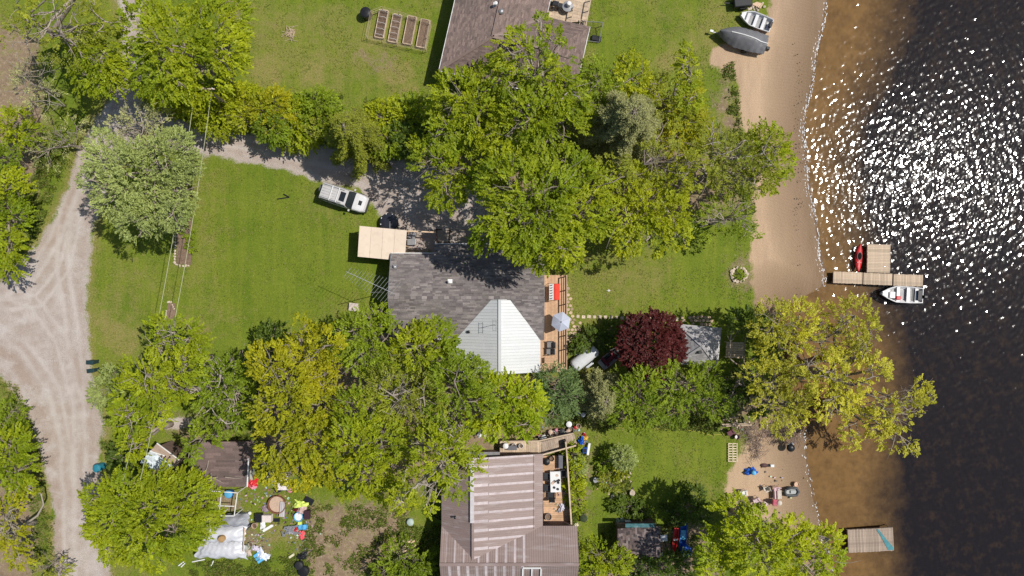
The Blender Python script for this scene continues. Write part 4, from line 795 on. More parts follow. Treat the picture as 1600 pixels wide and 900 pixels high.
# --- cream roofed lean-to
LT = thing('garden_shelter', 'small shelter with flat cream sheet roof left of the grey cottage', 'shelter', W(598, 380))
q = [W(562, 353, 2.4), W(636, 360, 2.3), W(634, 405, 2.2), W(559, 401, 2.3)]; q = [q[0], q[1], q[2], pt(q[3].x, q[3].y, q[0].z+q[2].z-q[1].z)]
u = (q[1]-q[0]); v = (q[3]-q[0])
for i in range(4): MB().extr([q[0]+u*i/4+v, q[0]+u*((i+1)/4-.004)+v, q[0]+u*((i+1)/4-.004), q[0]+u*i/4], (0, 0, 1), .05).build('roof_panel', CREAM, LT, world=True)
for i in (0.03, .97):
    for j in (.05, .5, .95): p = q[0]+u*i+v*j; MB().box(p.x, p.y, 1.1, .1, .1, 2.2).build('post', TIMBER, LT, world=True)
MB().bar(q[3]+v*-.06+pt(0, 0, -.1), q[2]+v*-.06+pt(0, 0, -.1), .06, .2).build('beam', TIMBER, LT, world=True)
MB().bar(q[0]+v*.04+pt(0, 0, -.1), q[1]+v*.04+pt(0, 0, -.1), .06, .2).build('beam', TIMBER, LT, world=True)
pc = q[0]+u*.5+v*.5; MB().box(pc.x-.1, pc.y-.1, 1.0, 3.6, 1.9, 2.0).build('wall', WALLD, LT, world=True)
# --- side yard frame and lattice
o = thing('beam_structure', 'open timber beam frame between the cream roof and the lattice', 'frame', W(658, 370))
MB().bar(W(636, 361, 2.1), W(681, 363, 2.1), .12, .12).build('beam', TIMBER, o, world=True)
for x in (638, 680): p = W(x, 362, 1.05); MB().box(p.x, p.y, 1.02, .1, .1, 2.04).build('post', TIMBER, o, world=True)
o = thing('lattice_panel', 'brown lattice panel frame standing by the step of the grey roof', 'lattice', W(693, 367))
c4 = [W(682, 358, 1.9), W(703, 360, 1.9), W(702, 379, 1.9), W(682, 378, 1.9)]
for i in range(4): MB().bar(c4[i], c4[(i+1) % 4], .08, .08).build('frame_bar', WOODD, o, world=True)
for i in range(1, 6):
    MB().bar(c4[0].lerp(c4[1], i/6), c4[3].lerp(c4[2], i/6), .03, .03).build('lattice_strip', WOODG, o, world=True); MB().bar(c4[0].lerp(c4[3], i/6), c4[1].lerp(c4[2], i/6), .03, .03).build('lattice_strip', WOODG, o, world=True)
for p in c4: MB().box(p.x, p.y, .9, .08, .08, 1.8).build('post', WOODD, o, world=True)
def crate(px, py, w, d, h, mat, label, name='crate', cat='crate', rz=0, z=0, lid=None):
    p = W(px, py, z+h); o = thing(name, label, cat, (p.x, p.y, z), rz)
    t = .03; MB().box(0, 0, .03, w, d, .06).build('bottom', mat, o)
    for s in (-1, 1): MB().box(s*(w/2-t/2), 0, h/2+.004, t, d-.01, h).build('side', mat, o); MB().box(0, s*(d/2-t/2), h/2, w-2*t-.004, t, h).build('side', mat, o)
    if lid: MB().box(0, 0, h+.022, w*1.04, d*1.04, .04).build('lid', lid, o, bevel=.01)
    return o
crate(643, 367, .7, .6, .5, WOODG, 'grey crate by the cream roof, upper of the two under the timber frame', rz=-.3, lid=GREYM)
crate(643, 378, .75, .55, .5, WOODG, 'grey crate by the cream roof, lower of the two under the timber frame', rz=.05, lid=GREYM)
def tub(px, py, r, h, mat, label, cat='tub', z=0, lid=True, name='tub', sx=1, inner=None):
    p = W(px, py, z+h); o = thing(name, label, cat, (p.x, p.y, z))
    MB().lathe(0, 0, [(r*.9, 0), (r, h*.9), (r*1.05, h*.92), (r*1.05, h), (r*.95, h), (r*.9, h*.5 if not lid else h*.97)], 20, sx).build('body', mat, o, smooth=False)
    if lid:
        m = MB()
        m.lathe(0, 0, [(r*1.0, h+.01), (r*.96, h+.06), (r*.6, h+.11), (r*.2, h+.14), (.01, h+.145)], 20, sx, cap=False).build('lid', inner or mat, o)
    elif inner: MB().lathe(0, 0, [(r*.9, h*.6), (.01, h*.62)], 16, sx, cap=False).build('contents', inner, o)
    return o
o = tub(608, 347, .82, .75, BLACK, 'big round black tub with a creased lid beside the cream roof', inner=M('black_vinyl', (.02, .022, .028), .28, .3, 2, .05, spec=.6))
for k in range(5): a = .4+k*.75; MB().box(.76*math.cos(a), .76*math.sin(a), .80, .14, .10, .03, a).build('clip', WHITEP, o)
MB().box(.1, -.3, .9, .06, .7, .02).build('strap', GREYM, o)
# --- TV aerial
o = thing('tv_aerial', 'large television aerial on a tall mast beside the left gable of the grey cottage', 'aerial', W(606, 456))
b = W(606, 456, 0); top = W(612, 462, 7.5); MB().tube([b, b+Vector((0, 0, 7.3))], .03, 6).build('mast', GREYM, o, world=True)
a0, a1 = W(546, 423, 7), W(622, 458, 7); base = b+Vector((0, 0, 7)); off = base-W(606, 450, 7); a0 += off*.2; a1 += off*.2
MB().tube([a0, a1], .022, 6).build('boom', ALU, o, world=True)
d = (a1-a0).normalized(); n = Vector((d.y, -d.x, 0))
for i in range(15):
    c = a0.lerp(a1, .03+.065*i); L = .52+.045*i; dd = (n*.93+d*-.25).normalized(); MB().tube([c-dd*L, c+dd*L], .011, 4).build('element', ALU, o, world=True)
o = thing('wind_vane_aerial', 'small bracket aerial above the white sheet roof', 'aerial', (-1.5, -3.2, 4.0))
MB().tube([(0, 0, 0), (0, 0, 1.5)], .02, 6).build('mast', GREYM, o)
for s in (-1, 1): MB().tube([(s*.14, .5, 1.5), (s*.14, -.5, 1.5)], .015, 4).build('element', GREYM, o)
for y in (-.4, 0, .4): MB().tube([(-.14, y, 1.5), (.14, y, 1.5)], .015, 4).build('cross_bar', GREYM, o)
# --- brown roofed house at the top
K = W(686, 110, 2.7); BH = thing('brown_roofed_house', 'house with a brown shingled hip roof at the top of the photo', 'house', (K.x, K.y, 0), -math.atan2(25, 110))
BM_ = wm(BH); T_ = lambda x, y, z: BM_ @ Vector((x, y, z))
def zt(x, y): return 0
A = [[T_(0, 0, 2.7), T_(0, 17, 2.7), T_(4.2, 17, 4.3), T_(4.2, 3.4, 4.3)], [T_(0, 0, 2.7), T_(12.3, 0, 2.7), T_(9.3, 3.4, 4.3), T_(4.2, 3.4, 4.3)], [T_(12.3, 0, 2.7), T_(12.3, 6.8, 2.7), T_(9.3, 3.4, 4.3)],
     [T_(4.2, 3.4, 4.3), T_(9.3, 3.4, 4.3), T_(12.3, 6.8, 2.7), T_(8.3, 6.8, 2.7)], [T_(4.2, 3.4, 4.3), T_(8.3, 6.8, 2.7), T_(8.3, 17, 2.7), T_(4.2, 17, 4.3)]]
ev = [T_(0, 1, 0)-T_(0, 0, 0), T_(1, 0, 0)-T_(0, 0, 0)]
for i, P in enumerate(A):
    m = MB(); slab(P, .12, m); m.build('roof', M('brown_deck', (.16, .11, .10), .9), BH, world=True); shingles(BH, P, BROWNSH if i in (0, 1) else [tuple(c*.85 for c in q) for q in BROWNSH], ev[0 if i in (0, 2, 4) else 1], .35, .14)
for a, b in ((T_(0, 0, 2.65), T_(0, 17, 2.65)), (T_(0, 0, 2.65), T_(12.3, 0, 2.65)), (T_(8.3, 6.8, 2.65), T_(8.3, 17, 2.65)), (T_(12.3, 0, 2.65), T_(12.3, 6.8, 2.65))):
    MB().bar(a, b, .1, .14).build('eaves_gutter', WHITEP, BH, world=True)
for x0, y0, x1, y1 in ((.4, .4, 7.9, 16.8), (7.9, .4, 11.9, 6.4)): MB().box((x0+x1)/2, (y0+y1)/2, 1.25, x1-x0, y1-y0, 2.7).build('wall', WALL, BH)
p = W(775, 8, 4.2); vent(BH, p.x, p.y, 4.1, .12, .5, WHITEP, True); p = W(783, 19, 4.2); MB().lathe(p.x, p.y, [(.22, 4.1), (.24, 4.42), (.15, 4.5), (.01, 4.53)], 12).build('roof_vent', GREYM, BH, world=True)
for a, b in ((T_(0, 0, 2.72), T_(4.2, 3.4, 4.32)), (T_(4.2, 3.4, 4.34), T_(4.2, 17, 4.34)), (T_(8.3, 6.8, 2.74), T_(4.2, 3.4, 4.33)), (T_(4.2, 3.4, 4.34), T_(9.3, 3.4, 4.34))):
    MB().bar(a+Vector((0, 0, .03)), b+Vector((0, 0, .03)), .24, .04).build('ridge_cap', M('brown_cap', (.25, .185, .16), .9), BH, world=True)
TD = thing('upper_deck', 'pale board deck behind the brown roofed house at the top edge', 'deck', W(885, 20))
e0 = [W(859, -20, .6), W(930, -20, .6), W(916, 35, .6), W(905, 72, .6), W(893, 70, .6), W(884, 52, .6), W(845, 36, .6)]
boards(TD, [e0[0], e0[1], W(922, 0, .6), W(917, 34, .6), e0[6]], T_(1, 0, 0)-T_(0, 0, 0), .3, WOODP, .03, .012, L=2.4)
boards(TD, [W(917, 35, .6), W(905, 72, .6), W(893, 70, .6), W(884, 40, .6)], T_(1, 0, 0)-T_(0, 0, 0), .3, WOODP, .03, .012)
for a, b in ((W(924, -5, 1.5), W(912, 60, 1.5)), (W(897, 10, 1.5), W(890, 50, 1.5))):
    MB().bar(a, b, .09, .06).build('railing_rail', WOODP, TD, world=True)
    for i in range(5): p = a.lerp(b, i/4); MB().box(p.x, p.y, 1.05, .08, .08, .85).build('railing_post', WOODP, TD, world=True)
o = thing('outdoor_ladder', 'dark wooden garden ladder leaning beside the upper deck', 'ladder', W(903, 60))
la, lb = W(911, 30, .9), W(900, 75, .3); n = (lb-la).cross(Vector((0, 0, 1))).normalized()*.2
for s in (-1, 1): MB().bar(la+n*s, lb+n*s, .06, .08).build('rail', WOODG, o, world=True)
for i in range(9): p = la.lerp(lb, (i+.5)/9); MB().bar(p-n, p+n, .05, .05).build('rung', WOODD, o, world=True)
p = W(887, 10, 1.2); o = thing('smoker_grill', 'round grey grill with a white lid on the upper deck', 'grill', (p.x, p.y, .63)); MB().lathe(0, 0, [(.4, .5), (.5, .55), (.5, .6), (.15, .62)], 20).build('table', GREYM, o); MB().lathe(.1, .1, [(.2, .6), (.22, .95), (.18, 1.05), (.01, 1.08)], 16).build('lid', WHITEP, o); MB().lathe(0, 0, [(.3, 0), (.22, .5)], 12).build('base', BLACK, o)
p = W(868, 7, 1.2); o = thing('barbecue', 'black barbecue with side shelves on the upper deck', 'barbecue', (p.x, p.y, .63), -.2); MB().box(0, 0, .75, .6, .45, .25).build('hood', BLACK, o, bevel=.05); MB().box(0, 0, .6, 1.3, .4, .05).build('shelf', DARK, o)
for i in (-1, 1): MB().box(i*.28, 0, .3, .08, .4, .6).build('leg', BLACK, o)
o = thing('net_frame', 'grey metal frame with a sagging dark net on the lawn below the upper deck', 'net frame', W(925, 45))
c4 = [W(910, 33, .9), W(942, 35, .9), W(936, 66, .2), W(906, 62, .2)]
for i in range(4): MB().tube([c4[i], c4[(i+1) % 4]], .03, 6).build('frame_bar', GREYM, o, world=True)
for p in c4[:2]: MB().tube([p, (p.x, p.y, 0)], .03, 6).build('leg', GREYM, o, world=True)
m = MB()
for i in range(13):
    t = i/12; a = c4[0].lerp(c4[1], t); b = c4[3].lerp(c4[2], t); m.tube([a, a.lerp(b, .5)-Vector((0, 0, .25)), b], .008, 3)
    a = c4[0].lerp(c4[3], t); b = c4[1].lerp(c4[2], t); m.tube([a, a.lerp(b, .5)-Vector((0, 0, .25)), b], .008, 3)
m.build('net', DARK, o, world=True, kind='stuff')
p = W(932, 60, .2); MB().box(p.x, p.y, .15, .9, .5, .25, -.2).build('ballast_bag', BLACK, o, world=True, bevel=.05)
# --- vegetable garden
VG = thing('garden_fence', 'low wire and post fence round the vegetable beds on the upper lawn', 'fence', W(620, 45))
fp = [W(571, 55, 1), W(579, 17, 1), W(596, 10, 1), W(673, 33, 1), W(664, 76, 1), W(571, 55, 1)]
for a, b in zip(fp, fp[1:]):
    n = max(1, int((b-a).length/1.2))
    for i in range(n): p = a.lerp(b, i/n); MB().tube([(p.x, p.y, -.1), (p.x, p.y, 1)], .025, 5).build('fence_post', WOODP, VG, world=True)
    for z in (0, -.35, -.7): MB().tube([a+Vector((0, 0, z)), b+Vector((0, 0, z))], .014, 4).build('fence_wire', WOODP, VG, world=True)
for i, (x, y, l) in enumerate([(596, 37, 'raised vegetable bed with a rounded wire hoop end, leftmost of four'), (617, 44, 'raised vegetable bed second from the left, netted with string lines'), (640, 47, 'raised vegetable bed third from the left with bare brown soil'), (661, 52, 'raised vegetable bed nearest the brown roofed house')]):
    p = W(x, y, .3); o = thing('raised_bed', l, 'garden bed', (p.x, p.y, 0), -.19, 'raised beds in the fenced vegetable garden'); L, w = 2.6, .82
    for s in (-1, 1): MB().box(s*w/2, 0, .16, .07, L, .34).build('side_board', WOODP, o); MB().box(0, s*(L/2+.004), .16, w-.08, .07, .33).build('end_board', WOODP, o)
    MB().grid(lambda u, v: ((u-.5)*(w-.08), (v-.5)*(L-.08), .24+.05*vnoise(u*9+i*7, v*20, 1, 3)), 6, 16).build('soil', SOIL, o)
    if i < 2:
        for k in range(5): y0 = (k-2)*.55; MB().tube([(-w/2, y0, .3), (-w*.3, y0, .62), (w*.3, y0, .62), (w/2, y0, .3)], .014, 4).build('hoop', WHITEP, o)
tub(571, 19, .48, .9, BLACK, 'black compost bin at the corner of the vegetable garden', 'compost bin', name='compost_bin')
o = thing('branch_pile', 'small heap of cut brown twigs on the upper lawn', 'branch pile', W(455, 52)); m = MB()
for k in range(34): a = random.uniform(0, 6.3); r = random.random()*.6; c = Vector((r*math.cos(a), r*1.3*math.sin(a), .04+.12*random.random())); d = Vector((math.cos(a*3), math.sin(a*3), .1))*random.uniform(.2, .45); m.tube([c-d, c+d], .018, 4)
m.build('twigs', WOODP, o, kind='stuff')
# --- bottom brown house
BR = M('brown_steel_sheet', (.27, .20, .18), .42, .08, 1.0, spec=.5, grime=((.38, .33, .32), 1.6, .7), stretch=(.3, 2, 1))
BR2 = M('painted_sheen_steel', (.50, .43, .43), .4, .16, 2.5, spec=.5, grime=((.30, .22, .20), 1.6, .6))  # pale tone paints sun reflection at panel overlaps; brown grime is weathering
LH = thing('long_brown_house', 'long house with a striped brown steel roof at the bottom edge', 'house', (-1, -20, 0))
xr, xw, xe = -3.36, -6.30, 2.75; yv, yr2, yT, yB = -21.3, -24.04, -14.85, -28.9
zW = lambda x: 4.1-.476*(xr-x); zE = lambda x: 4.1-(1.4/6.11)*(x-xr); kc = 1.6/2.74; zC = lambda y: 2.7+kc*(yv-y) if y > yr2 else 4.3-kc*(yr2-y)
RP = [([pt(xw, yT-1.2, zW(xw)), pt(xr, yT-1.2, 4.1), pt(xr, -23.7, 4.1), pt(xw, yv, zW(xw))], (1, 0, 0), .8),
      ([pt(xr, yT, 4.12), pt(xe, yT, zE(xe)), pt(xe, yv, zE(xe)), pt(xr, -23.7, 4.12)], (1, 0, 0), .79),
      ([pt(xw, yv, 2.7), pt(xr, -23.7, 4.1), pt(xr, yr2, 4.3), pt(xw, yr2, 4.3)], (0, 1, 0), .8),
      ([pt(xr, -23.7, 4.1), pt(xe, yv, 2.7), pt(xe, yr2, 4.3), pt(xr, yr2, 4.3)], (0, 1, 0), .8),
      ([pt(xe, yv, 2.7), pt(5.84, yv, 2.7), pt(5.84, yr2, 4.3), pt(xe, yr2, 4.3)], (0, 1, 0), .8),
      ([pt(xw, yr2, 4.3), pt(5.84, yr2, 4.3), pt(5.84, yB, zC(yB)), pt(xw, yB, zC(yB))], (0, 1, 0), .8)]
for i, (P, ud, w) in enumerate(RP):
    m = MB(); slab(P, .12, m); m.build('roof', BR, LH, world=True); panels(LH, P, ud, w, BR, .015, .022, nrib=4, lift=.004)
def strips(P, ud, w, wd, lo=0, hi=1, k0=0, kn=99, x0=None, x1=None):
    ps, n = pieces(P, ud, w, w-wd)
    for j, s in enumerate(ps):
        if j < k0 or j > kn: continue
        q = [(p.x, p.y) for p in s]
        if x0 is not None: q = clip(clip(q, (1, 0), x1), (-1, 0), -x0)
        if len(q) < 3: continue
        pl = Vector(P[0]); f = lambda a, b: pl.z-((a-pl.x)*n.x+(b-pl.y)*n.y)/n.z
        MB().extr(up_normal_order([pt(a, b, f(a, b))+n*.034 for a, b in q], n), n, .012).build('painted_sheen_strip', BR2, LH, world=True)  # strip of sun reflection put into the colour, laid over the panels
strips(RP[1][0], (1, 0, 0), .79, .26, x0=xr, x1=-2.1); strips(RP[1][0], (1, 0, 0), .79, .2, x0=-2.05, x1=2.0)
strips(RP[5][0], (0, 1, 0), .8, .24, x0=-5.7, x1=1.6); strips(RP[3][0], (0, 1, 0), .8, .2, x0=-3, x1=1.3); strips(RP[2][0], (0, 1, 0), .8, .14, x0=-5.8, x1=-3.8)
MB().bar((xr-.12, yT, 4.14), (xr-.12, -20.5, 4.14), .34, .1).build('ridge_cap', M('pale_ridge', (.55, .52, .53), .45), LH, world=True)
MB().bar((xr-.05, -20.5, 4.16), (xr-.05, -23.9, 4.16), .22, .08).build('ridge_cap', BR, LH, world=True)
MB().bar((xw, yr2, 4.36), (5.84, yr2, 4.36), .26, .05).build('ridge_cap', BR, LH, world=True)
MB().bar((1.95, yT, zE(1.95)+.05), (1.95, -21.5, zE(1.95)+.05), .06, .05).build('seam', BR, LH, world=True)
o = MB(); x, y = W(831, 893, 4).xy; z = zC(y)+.03
for dx, dy, sx, sy in ((0, .9, 1.6, .12), (0, 0, .12, 1.8), (-.8, 0, .12, 1.8), (.8, 0, .12, 1.8)): o.box(x+dx, y+dy-.5, z+.12+(dy-.5)*kc, sx, sy, .08, M=Matrix.Rotation(math.atan(kc), 3, 'X'))
o.build('skylight_frame', WHITEP, LH, world=True)
for a in ((xw+.3, yT-1.5, xr, yv), (xr, yT-.3, xe-.3, yv), (xw+.3, yv-.3, 5.5, yB+.3)): rect(LH, a[0], a[3], a[2], a[1], -.1, 2.6, 'wall', WALLD)
vent(LH, *W(711, 808, 3.5).xy, 3.4, .08, .25, BLACK, False)
LD = thing('lower_deck', 'cluttered board deck along the lake side of the long brown house', 'deck', W(866, 760))
boards(LD, [W(846, 712, .6), W(886, 712, .6), W(893, 822, .6), W(850, 822, .6)], (1, 0, 0), .2, WOODT, .03, .012)
for a, b in ((W(886, 712, 1.5), W(893, 820, 1.5)), (W(884, 690, 1.5), W(886, 712, 1.5))):
    MB().bar(a, b, .14, .06).build('railing_rail', WOODP, LD, world=True)
    for i in range(7): p = a.lerp(b, i/6); MB().box(p.x, p.y, 1.0, .09, .09, .95).build('railing_post', WOODD, LD, world=True)
    MB().bar(a-Vector((0, 0, .5)), b-Vector((0, 0, .5)), .03, .7).build('railing_panel', WOODD, LD, world=True)
RM = thing('ramp', 'weathered board ramp with rails leading down from the long brown house to the lawn', 'ramp', W(850, 695))
boards(RM, [W(781, 690, .9), W(846, 690, .9), W(846, 712, .9), W(781, 712, .9)], (0, 1, 0), .2, WOODP, .03, .01)
boards(RM, [W(846, 690, .9), W(897, 678, .35), W(902, 695, .35), W(847, 712, .9)], W(897, 678)-W(902, 695), .2, WOODG, .03, .01)
for pts in ((W(782, 690, 1.8), W(842, 689, 1.8), W(896, 677, 1.2)), (W(846, 711, 1.8), W(900, 696, 1.3))):
    for a, b in zip(pts, pts[1:]):
        MB().bar(a, b, .12, .07).build('handrail', WOODP, RM, world=True); MB().bar(a-Vector((0, 0, .45)), b-Vector((0, 0, .45)), .06, .06).build('lower_rail', WOODD, RM, world=True)
        for i in range(5): p = a.lerp(b, i/4); MB().box(p.x, p.y, p.z-.6, .08, .08, 1.15).build('railing_post', WOODD, RM, world=True)
# --- pyramid roof shed
SG = [(.36, .345, .35), (.31, .30, .305), (.40, .385, .39)]
PS = thing('pyramid_roof_shed', 'square shed with a pale grey pyramid roof between the red maple and the lake', 'shed', W(1095, 540))
c = [W(1060, 507, 2.3), W(1127, 513, 2.3), W(1121, 574, 2.3), W(1055, 568, 2.3)]; ap = W(1097, 541, 3.5)
for i in range(4):
    P = [c[i], c[(i+1) % 4], ap]; m = MB(); slab(P, .1, m); m.build('roof', M('grey_deck', (.2, .19, .19), .9), PS, world=True); shingles(PS, P, SG, c[(i+1) % 4]-c[i], .35, .14)
    MB().bar(c[i]+Vector((0, 0, .06)), ap+Vector((0, 0, .05)), .2, .03).build('hip_cap', M('grey_cap', (.34, .33, .335), .9), PS, world=True)
    MB().bar(c[i]-Vector((0, 0, .08)), c[(i+1) % 4]-Vector((0, 0, .08)), .06, .14).build('eaves_board', WHITEP, PS, world=True)
cc = sum(c, Vector())/4; MB().prism([((p-cc)*.86+cc).xy for p in c], -.1, 2.22).build('wall', WALL, PS, world=True)
p = W(1093, 550, 3.2); MB().box(p.x, p.y, 3.25, .32, .28, .3, .2).build('roof_vent', BLACK, PS, world=True, bevel=.03); p = W(1117, 563, 2.7); MB().box(p.x, p.y, 2.75, .26, .2, .25, .4).build('roof_vent', BLACK, PS, world=True, bevel=.03)
table(1148, 547, 'square slatted wooden table right of the pyramid roof shed', 1.6, 1.5, .75, WOODP, -.05, 0, 'picnic_table', 'table', 7)
# --- dark shed, lower right
DS = thing('dark_roofed_shed', 'small shed with a dark mottled shingle roof at the bottom edge', 'shed', W(995, 852))
P = [W(965, 826, 2.3), W(1032, 822, 2.6), W(1030, 876, 2.6), W(965, 873, 2.3)]; P[3].z = P[0].z; P[2] = P[1]+P[3]-P[0]
m = MB(); slab(P, .1, m); m.build('roof', M('black_deck', (.05, .04, .04), .9), DS, world=True); shingles(DS, P, [(.10, .075, .07), (.15, .11, .10), (.06, .05, .05), (.2, .16, .15)], (0, 1, 0), .3, .16)
cc = sum(P, Vector())/4; MB().prism([((p-cc)*.88+cc).xy for p in P], -.1, 2.15).build('wall', WALLD, DS, world=True)
o = thing('teal_tarpaulin', 'folded teal tarpaulin lying along the upper edge of the dark roofed shed', 'tarpaulin', W(1000, 823, 2.2)); p = W(1000, 821, 2.7); MB().grid(lambda u, v: (p.x-1.3+u*2.6, p.y-.2+v*.35, 2.62+.08*vnoise(u*8, v*3, 1, 4)), 16, 4).build('sheet', M('teal_tarp', (.05, .14, .15), .5), o, world=True)
# --- brown shed, lower left
SD = thing('brown_shed', 'long low shed with a dusty brown roof beside the yellow trees', 'shed', W(350, 722))
zr = 3.0; P1 = [W(296, 716, zr), W(400, 716, zr), W(398, 690, 2.6), W(302, 690, 2.6)]; P2 = [W(296, 716, zr), W(390, 716, zr), W(387, 760, 2.3), W(302, 760, 2.3)]
for P in (P1, P2):
    P = [pt(p.x, P[0].y if i < 2 else P[2].y, p.z) for i, p in enumerate(P)]
    m = MB(); slab(P, .1, m); m.build('roof', BR, SD, world=True); shingles(SD, P, [(.19, .135, .125), (.17, .125, .115)], (1, 0, 0), .9, .22)
q_ = [W(305, 692, 1.3), W(385, 692, 1.3), W(385, 756, 1.3), W(305, 756, 1.3)]; MB().prism([p.xy for p in q_], -.1, 2.2).build('wall', WALLD, SD, world=True)
MB().bar(W(389, 716, 2.9)+Vector((0, 0, .1)), W(387, 760, 2.35)+Vector((0, 0, .1)), .1, .08).build('verge_board', WHITEP, SD, world=True)
o = thing('fallen_branches', 'bare pale branches fallen across the brown shed roof', 'branches', W(318, 745, 2.6))
m = MB()
for a, b in (((325, 720), (322, 748)), ((322, 748), (306, 765)), ((340, 745), (310, 760)), ((322, 745), (350, 755)), ((330, 740), (318, 765)), ((309, 745), (305, 765)), ((352, 745), (378, 747))): m.tube(curve(W(*a, 3.2), W(*b, 2.9), np.random.default_rng(a[0]), .05, 5), [.035, .03, .025, .02, .01], 5)
m.build('twigs', BARE, o, world=True, kind='stuff')
# torn white roof hut
TR = thing('torn_roof_hut', 'little hut with a torn white and pale blue sheet over a tan board roof', 'hut', W(252, 715))
r0, r1, r2, r3 = W(246, 692, 2.4), W(282, 719, 2.4), W(262, 745, 2.0), W(220, 722, 2.0)
boards(TR, [r0, r1, r1.lerp(r2, .45), r0.lerp(r3, .45)], r1-r0, .25, M('tan_roof_board', (.45, .34, .27), .85), .04, .01, name='roof_board')
m = MB(); 
def tg(u, v):
    a = r0.lerp(r3, .35+.65*v); b = r1.lerp(r2, .35+.65*v); q = a.lerp(b, u*(.95-.25*v)+.02*math.sin(v*14)); return (q.x, q.y, q.z+.1+.12*float(vnoise(u*9, v*7, 1, 8)))
MB().grid(tg, 16, 10).build('torn_sheet', M('torn_white_sheet', (.62, .68, .72), .5, .3, 2.5, .04, grime=((.25, .28, .26), 1.6, .8)), TR, world=True)
MB().bar(r0+Vector((0, 0, .08)), r1+Vector((0, 0, .08)), .08, .06).build('edge_strip', WHITEP, TR, world=True); MB().bar(r0.lerp(r3, .4)+Vector((0, 0, .15)), r0.lerp(r3, .4).lerp(r1, .5)+Vector((0, 0, .15)), .1, .04).build('edge_strip', WHITEP, TR, world=True)
cc = (r0+r1+r2+r3)/4; MB().prism([((p-cc)*.8+cc).xy for p in (r0, r1, r2, r3)], -.1, 1.9).build('wall', WALLD, TR, world=True)
# silver tarpaulin shelter
o = thing('tarpaulin_shelter', 'silver and grey tarpaulin draped over a low frame at lower left', 'tarpaulin shelter', W(342, 845))
def drape(poly, z, pk, seed, ir=8):
    A_, B_, C_, D_ = [W(*q, z) for q in poly]
    def f(u, v):
        q = A_.lerp(B_, u).lerp(D_.lerp(C_, u), v); e = min(u, 1-u, v, 1-v); fold = .10*abs(math.sin(u*ir*math.pi+v*2))*(1-e*1.5)+.08*float(vnoise(u*8, v*8, 1, seed))
        return (q.x+.08*math.sin(v*17+seed), q.y+.08*math.sin(u*21+seed)*(1 if v > .5 else .3), z*.55+pk*(1-(2*u-1)**2*.6)*(1-(2*v-1)**2*.5)*min(1, e*5+.25)+fold)
    return f
MB().grid(drape([(343, 806), (386, 806), (384, 826), (332, 826)], 1.6, .8, 3, 3), 20, 12).build('grey_sheet', M('grey_blue_tarp', (.26, .27, .30), .5, .15, 2, .03), o, world=True, smooth=True)
MB().grid(drape([(318, 824), (382, 824), (378, 850), (308, 850)], 1.6, .9, 5, 4), 24, 14).build('silver_sheet', TARPS, o, world=True, smooth=True)
MB().grid(drape([(310, 848), (377, 848), (384, 876), (300, 874)], 1.3, .7, 9, 9), 32, 14).build('silver_sheet', TARPS, o, world=True, smooth=True)
MB().lathe(*W(345, 843, 2.2).xy, [(.3, 1.8), (.32, 2.1), (.25, 2.22), (.01, 2.25)], 12).build('wicker_cap', M('wicker', (.35, .22, .1), .8, .3, 12), o, world=True)
MB().bar(W(382, 825, 1.5), W(380, 862, 1.2), .07, .07).build('pole', TIMBER, o, world=True)
for x, y in ((320, 826), (380, 826), (312, 870), (378, 870)): p = W(x, y, .6); MB().box(p.x, p.y, .6, .07, .07, 1.2).build('leg', GREYM, o, world=True)
o = thing('greenhouse_frame', 'bare pale tubular frame between the brown shed and the silver tarpaulin', 'frame', W(349, 787))
for a, b in (((325, 767), (371, 770)), ((371, 770), (366, 806)), ((346, 769), (342, 806)), ((340, 790), (366, 791)), ((340, 806), (366, 806))): MB().bar(W(*a, 1.8), W(*b, 1.8), .07, .07).build('frame_bar', WHITEP, o, world=True)
for x, y in ((326, 767), (371, 770), (366, 806), (342, 806)): p = W(x, y, 1.8); MB().box(p.x, p.y, .88, .06, .06, 1.76).build('leg', WHITEP, o, world=True)
tub(357, 772, .38, .5, BLUE, 'blue plastic barrel seen through the bare tubular frame', 'barrel', name='barrel', inner=LBLUE)
tub(151, 732, .36, .95, M('teal_plastic', (.03, .22, .30), .5), 'teal wheelie bin in tree shade at the road side', 'bin', name='refuse_bin')
for x, y, l in ((141, 566, 'dark green bin at the road edge, upper of the two'), (142, 579, 'dark green bin at the road edge, lower of the two')):
    p = W(x, y, .8); o = thing('roadside_bin', l, 'bin', (p.x, p.y, 0), random.uniform(-.2, .2), 'pair of bins at the road edge'); g = M('dark_green_plastic', (.02, .045, .05), .5)
    MB().box(0, 0, .42, .62, .3, .84).build('body', g, o, bevel=.03); MB().box(0, 0, .88, .68, .36, .06).build('lid', g, o, bevel=.02)
    for s in (-1, 1): MB().lathe(.25, s*.12, [(.07, 0), (.07, .1)], 8).build('wheel', RUBBER, o)

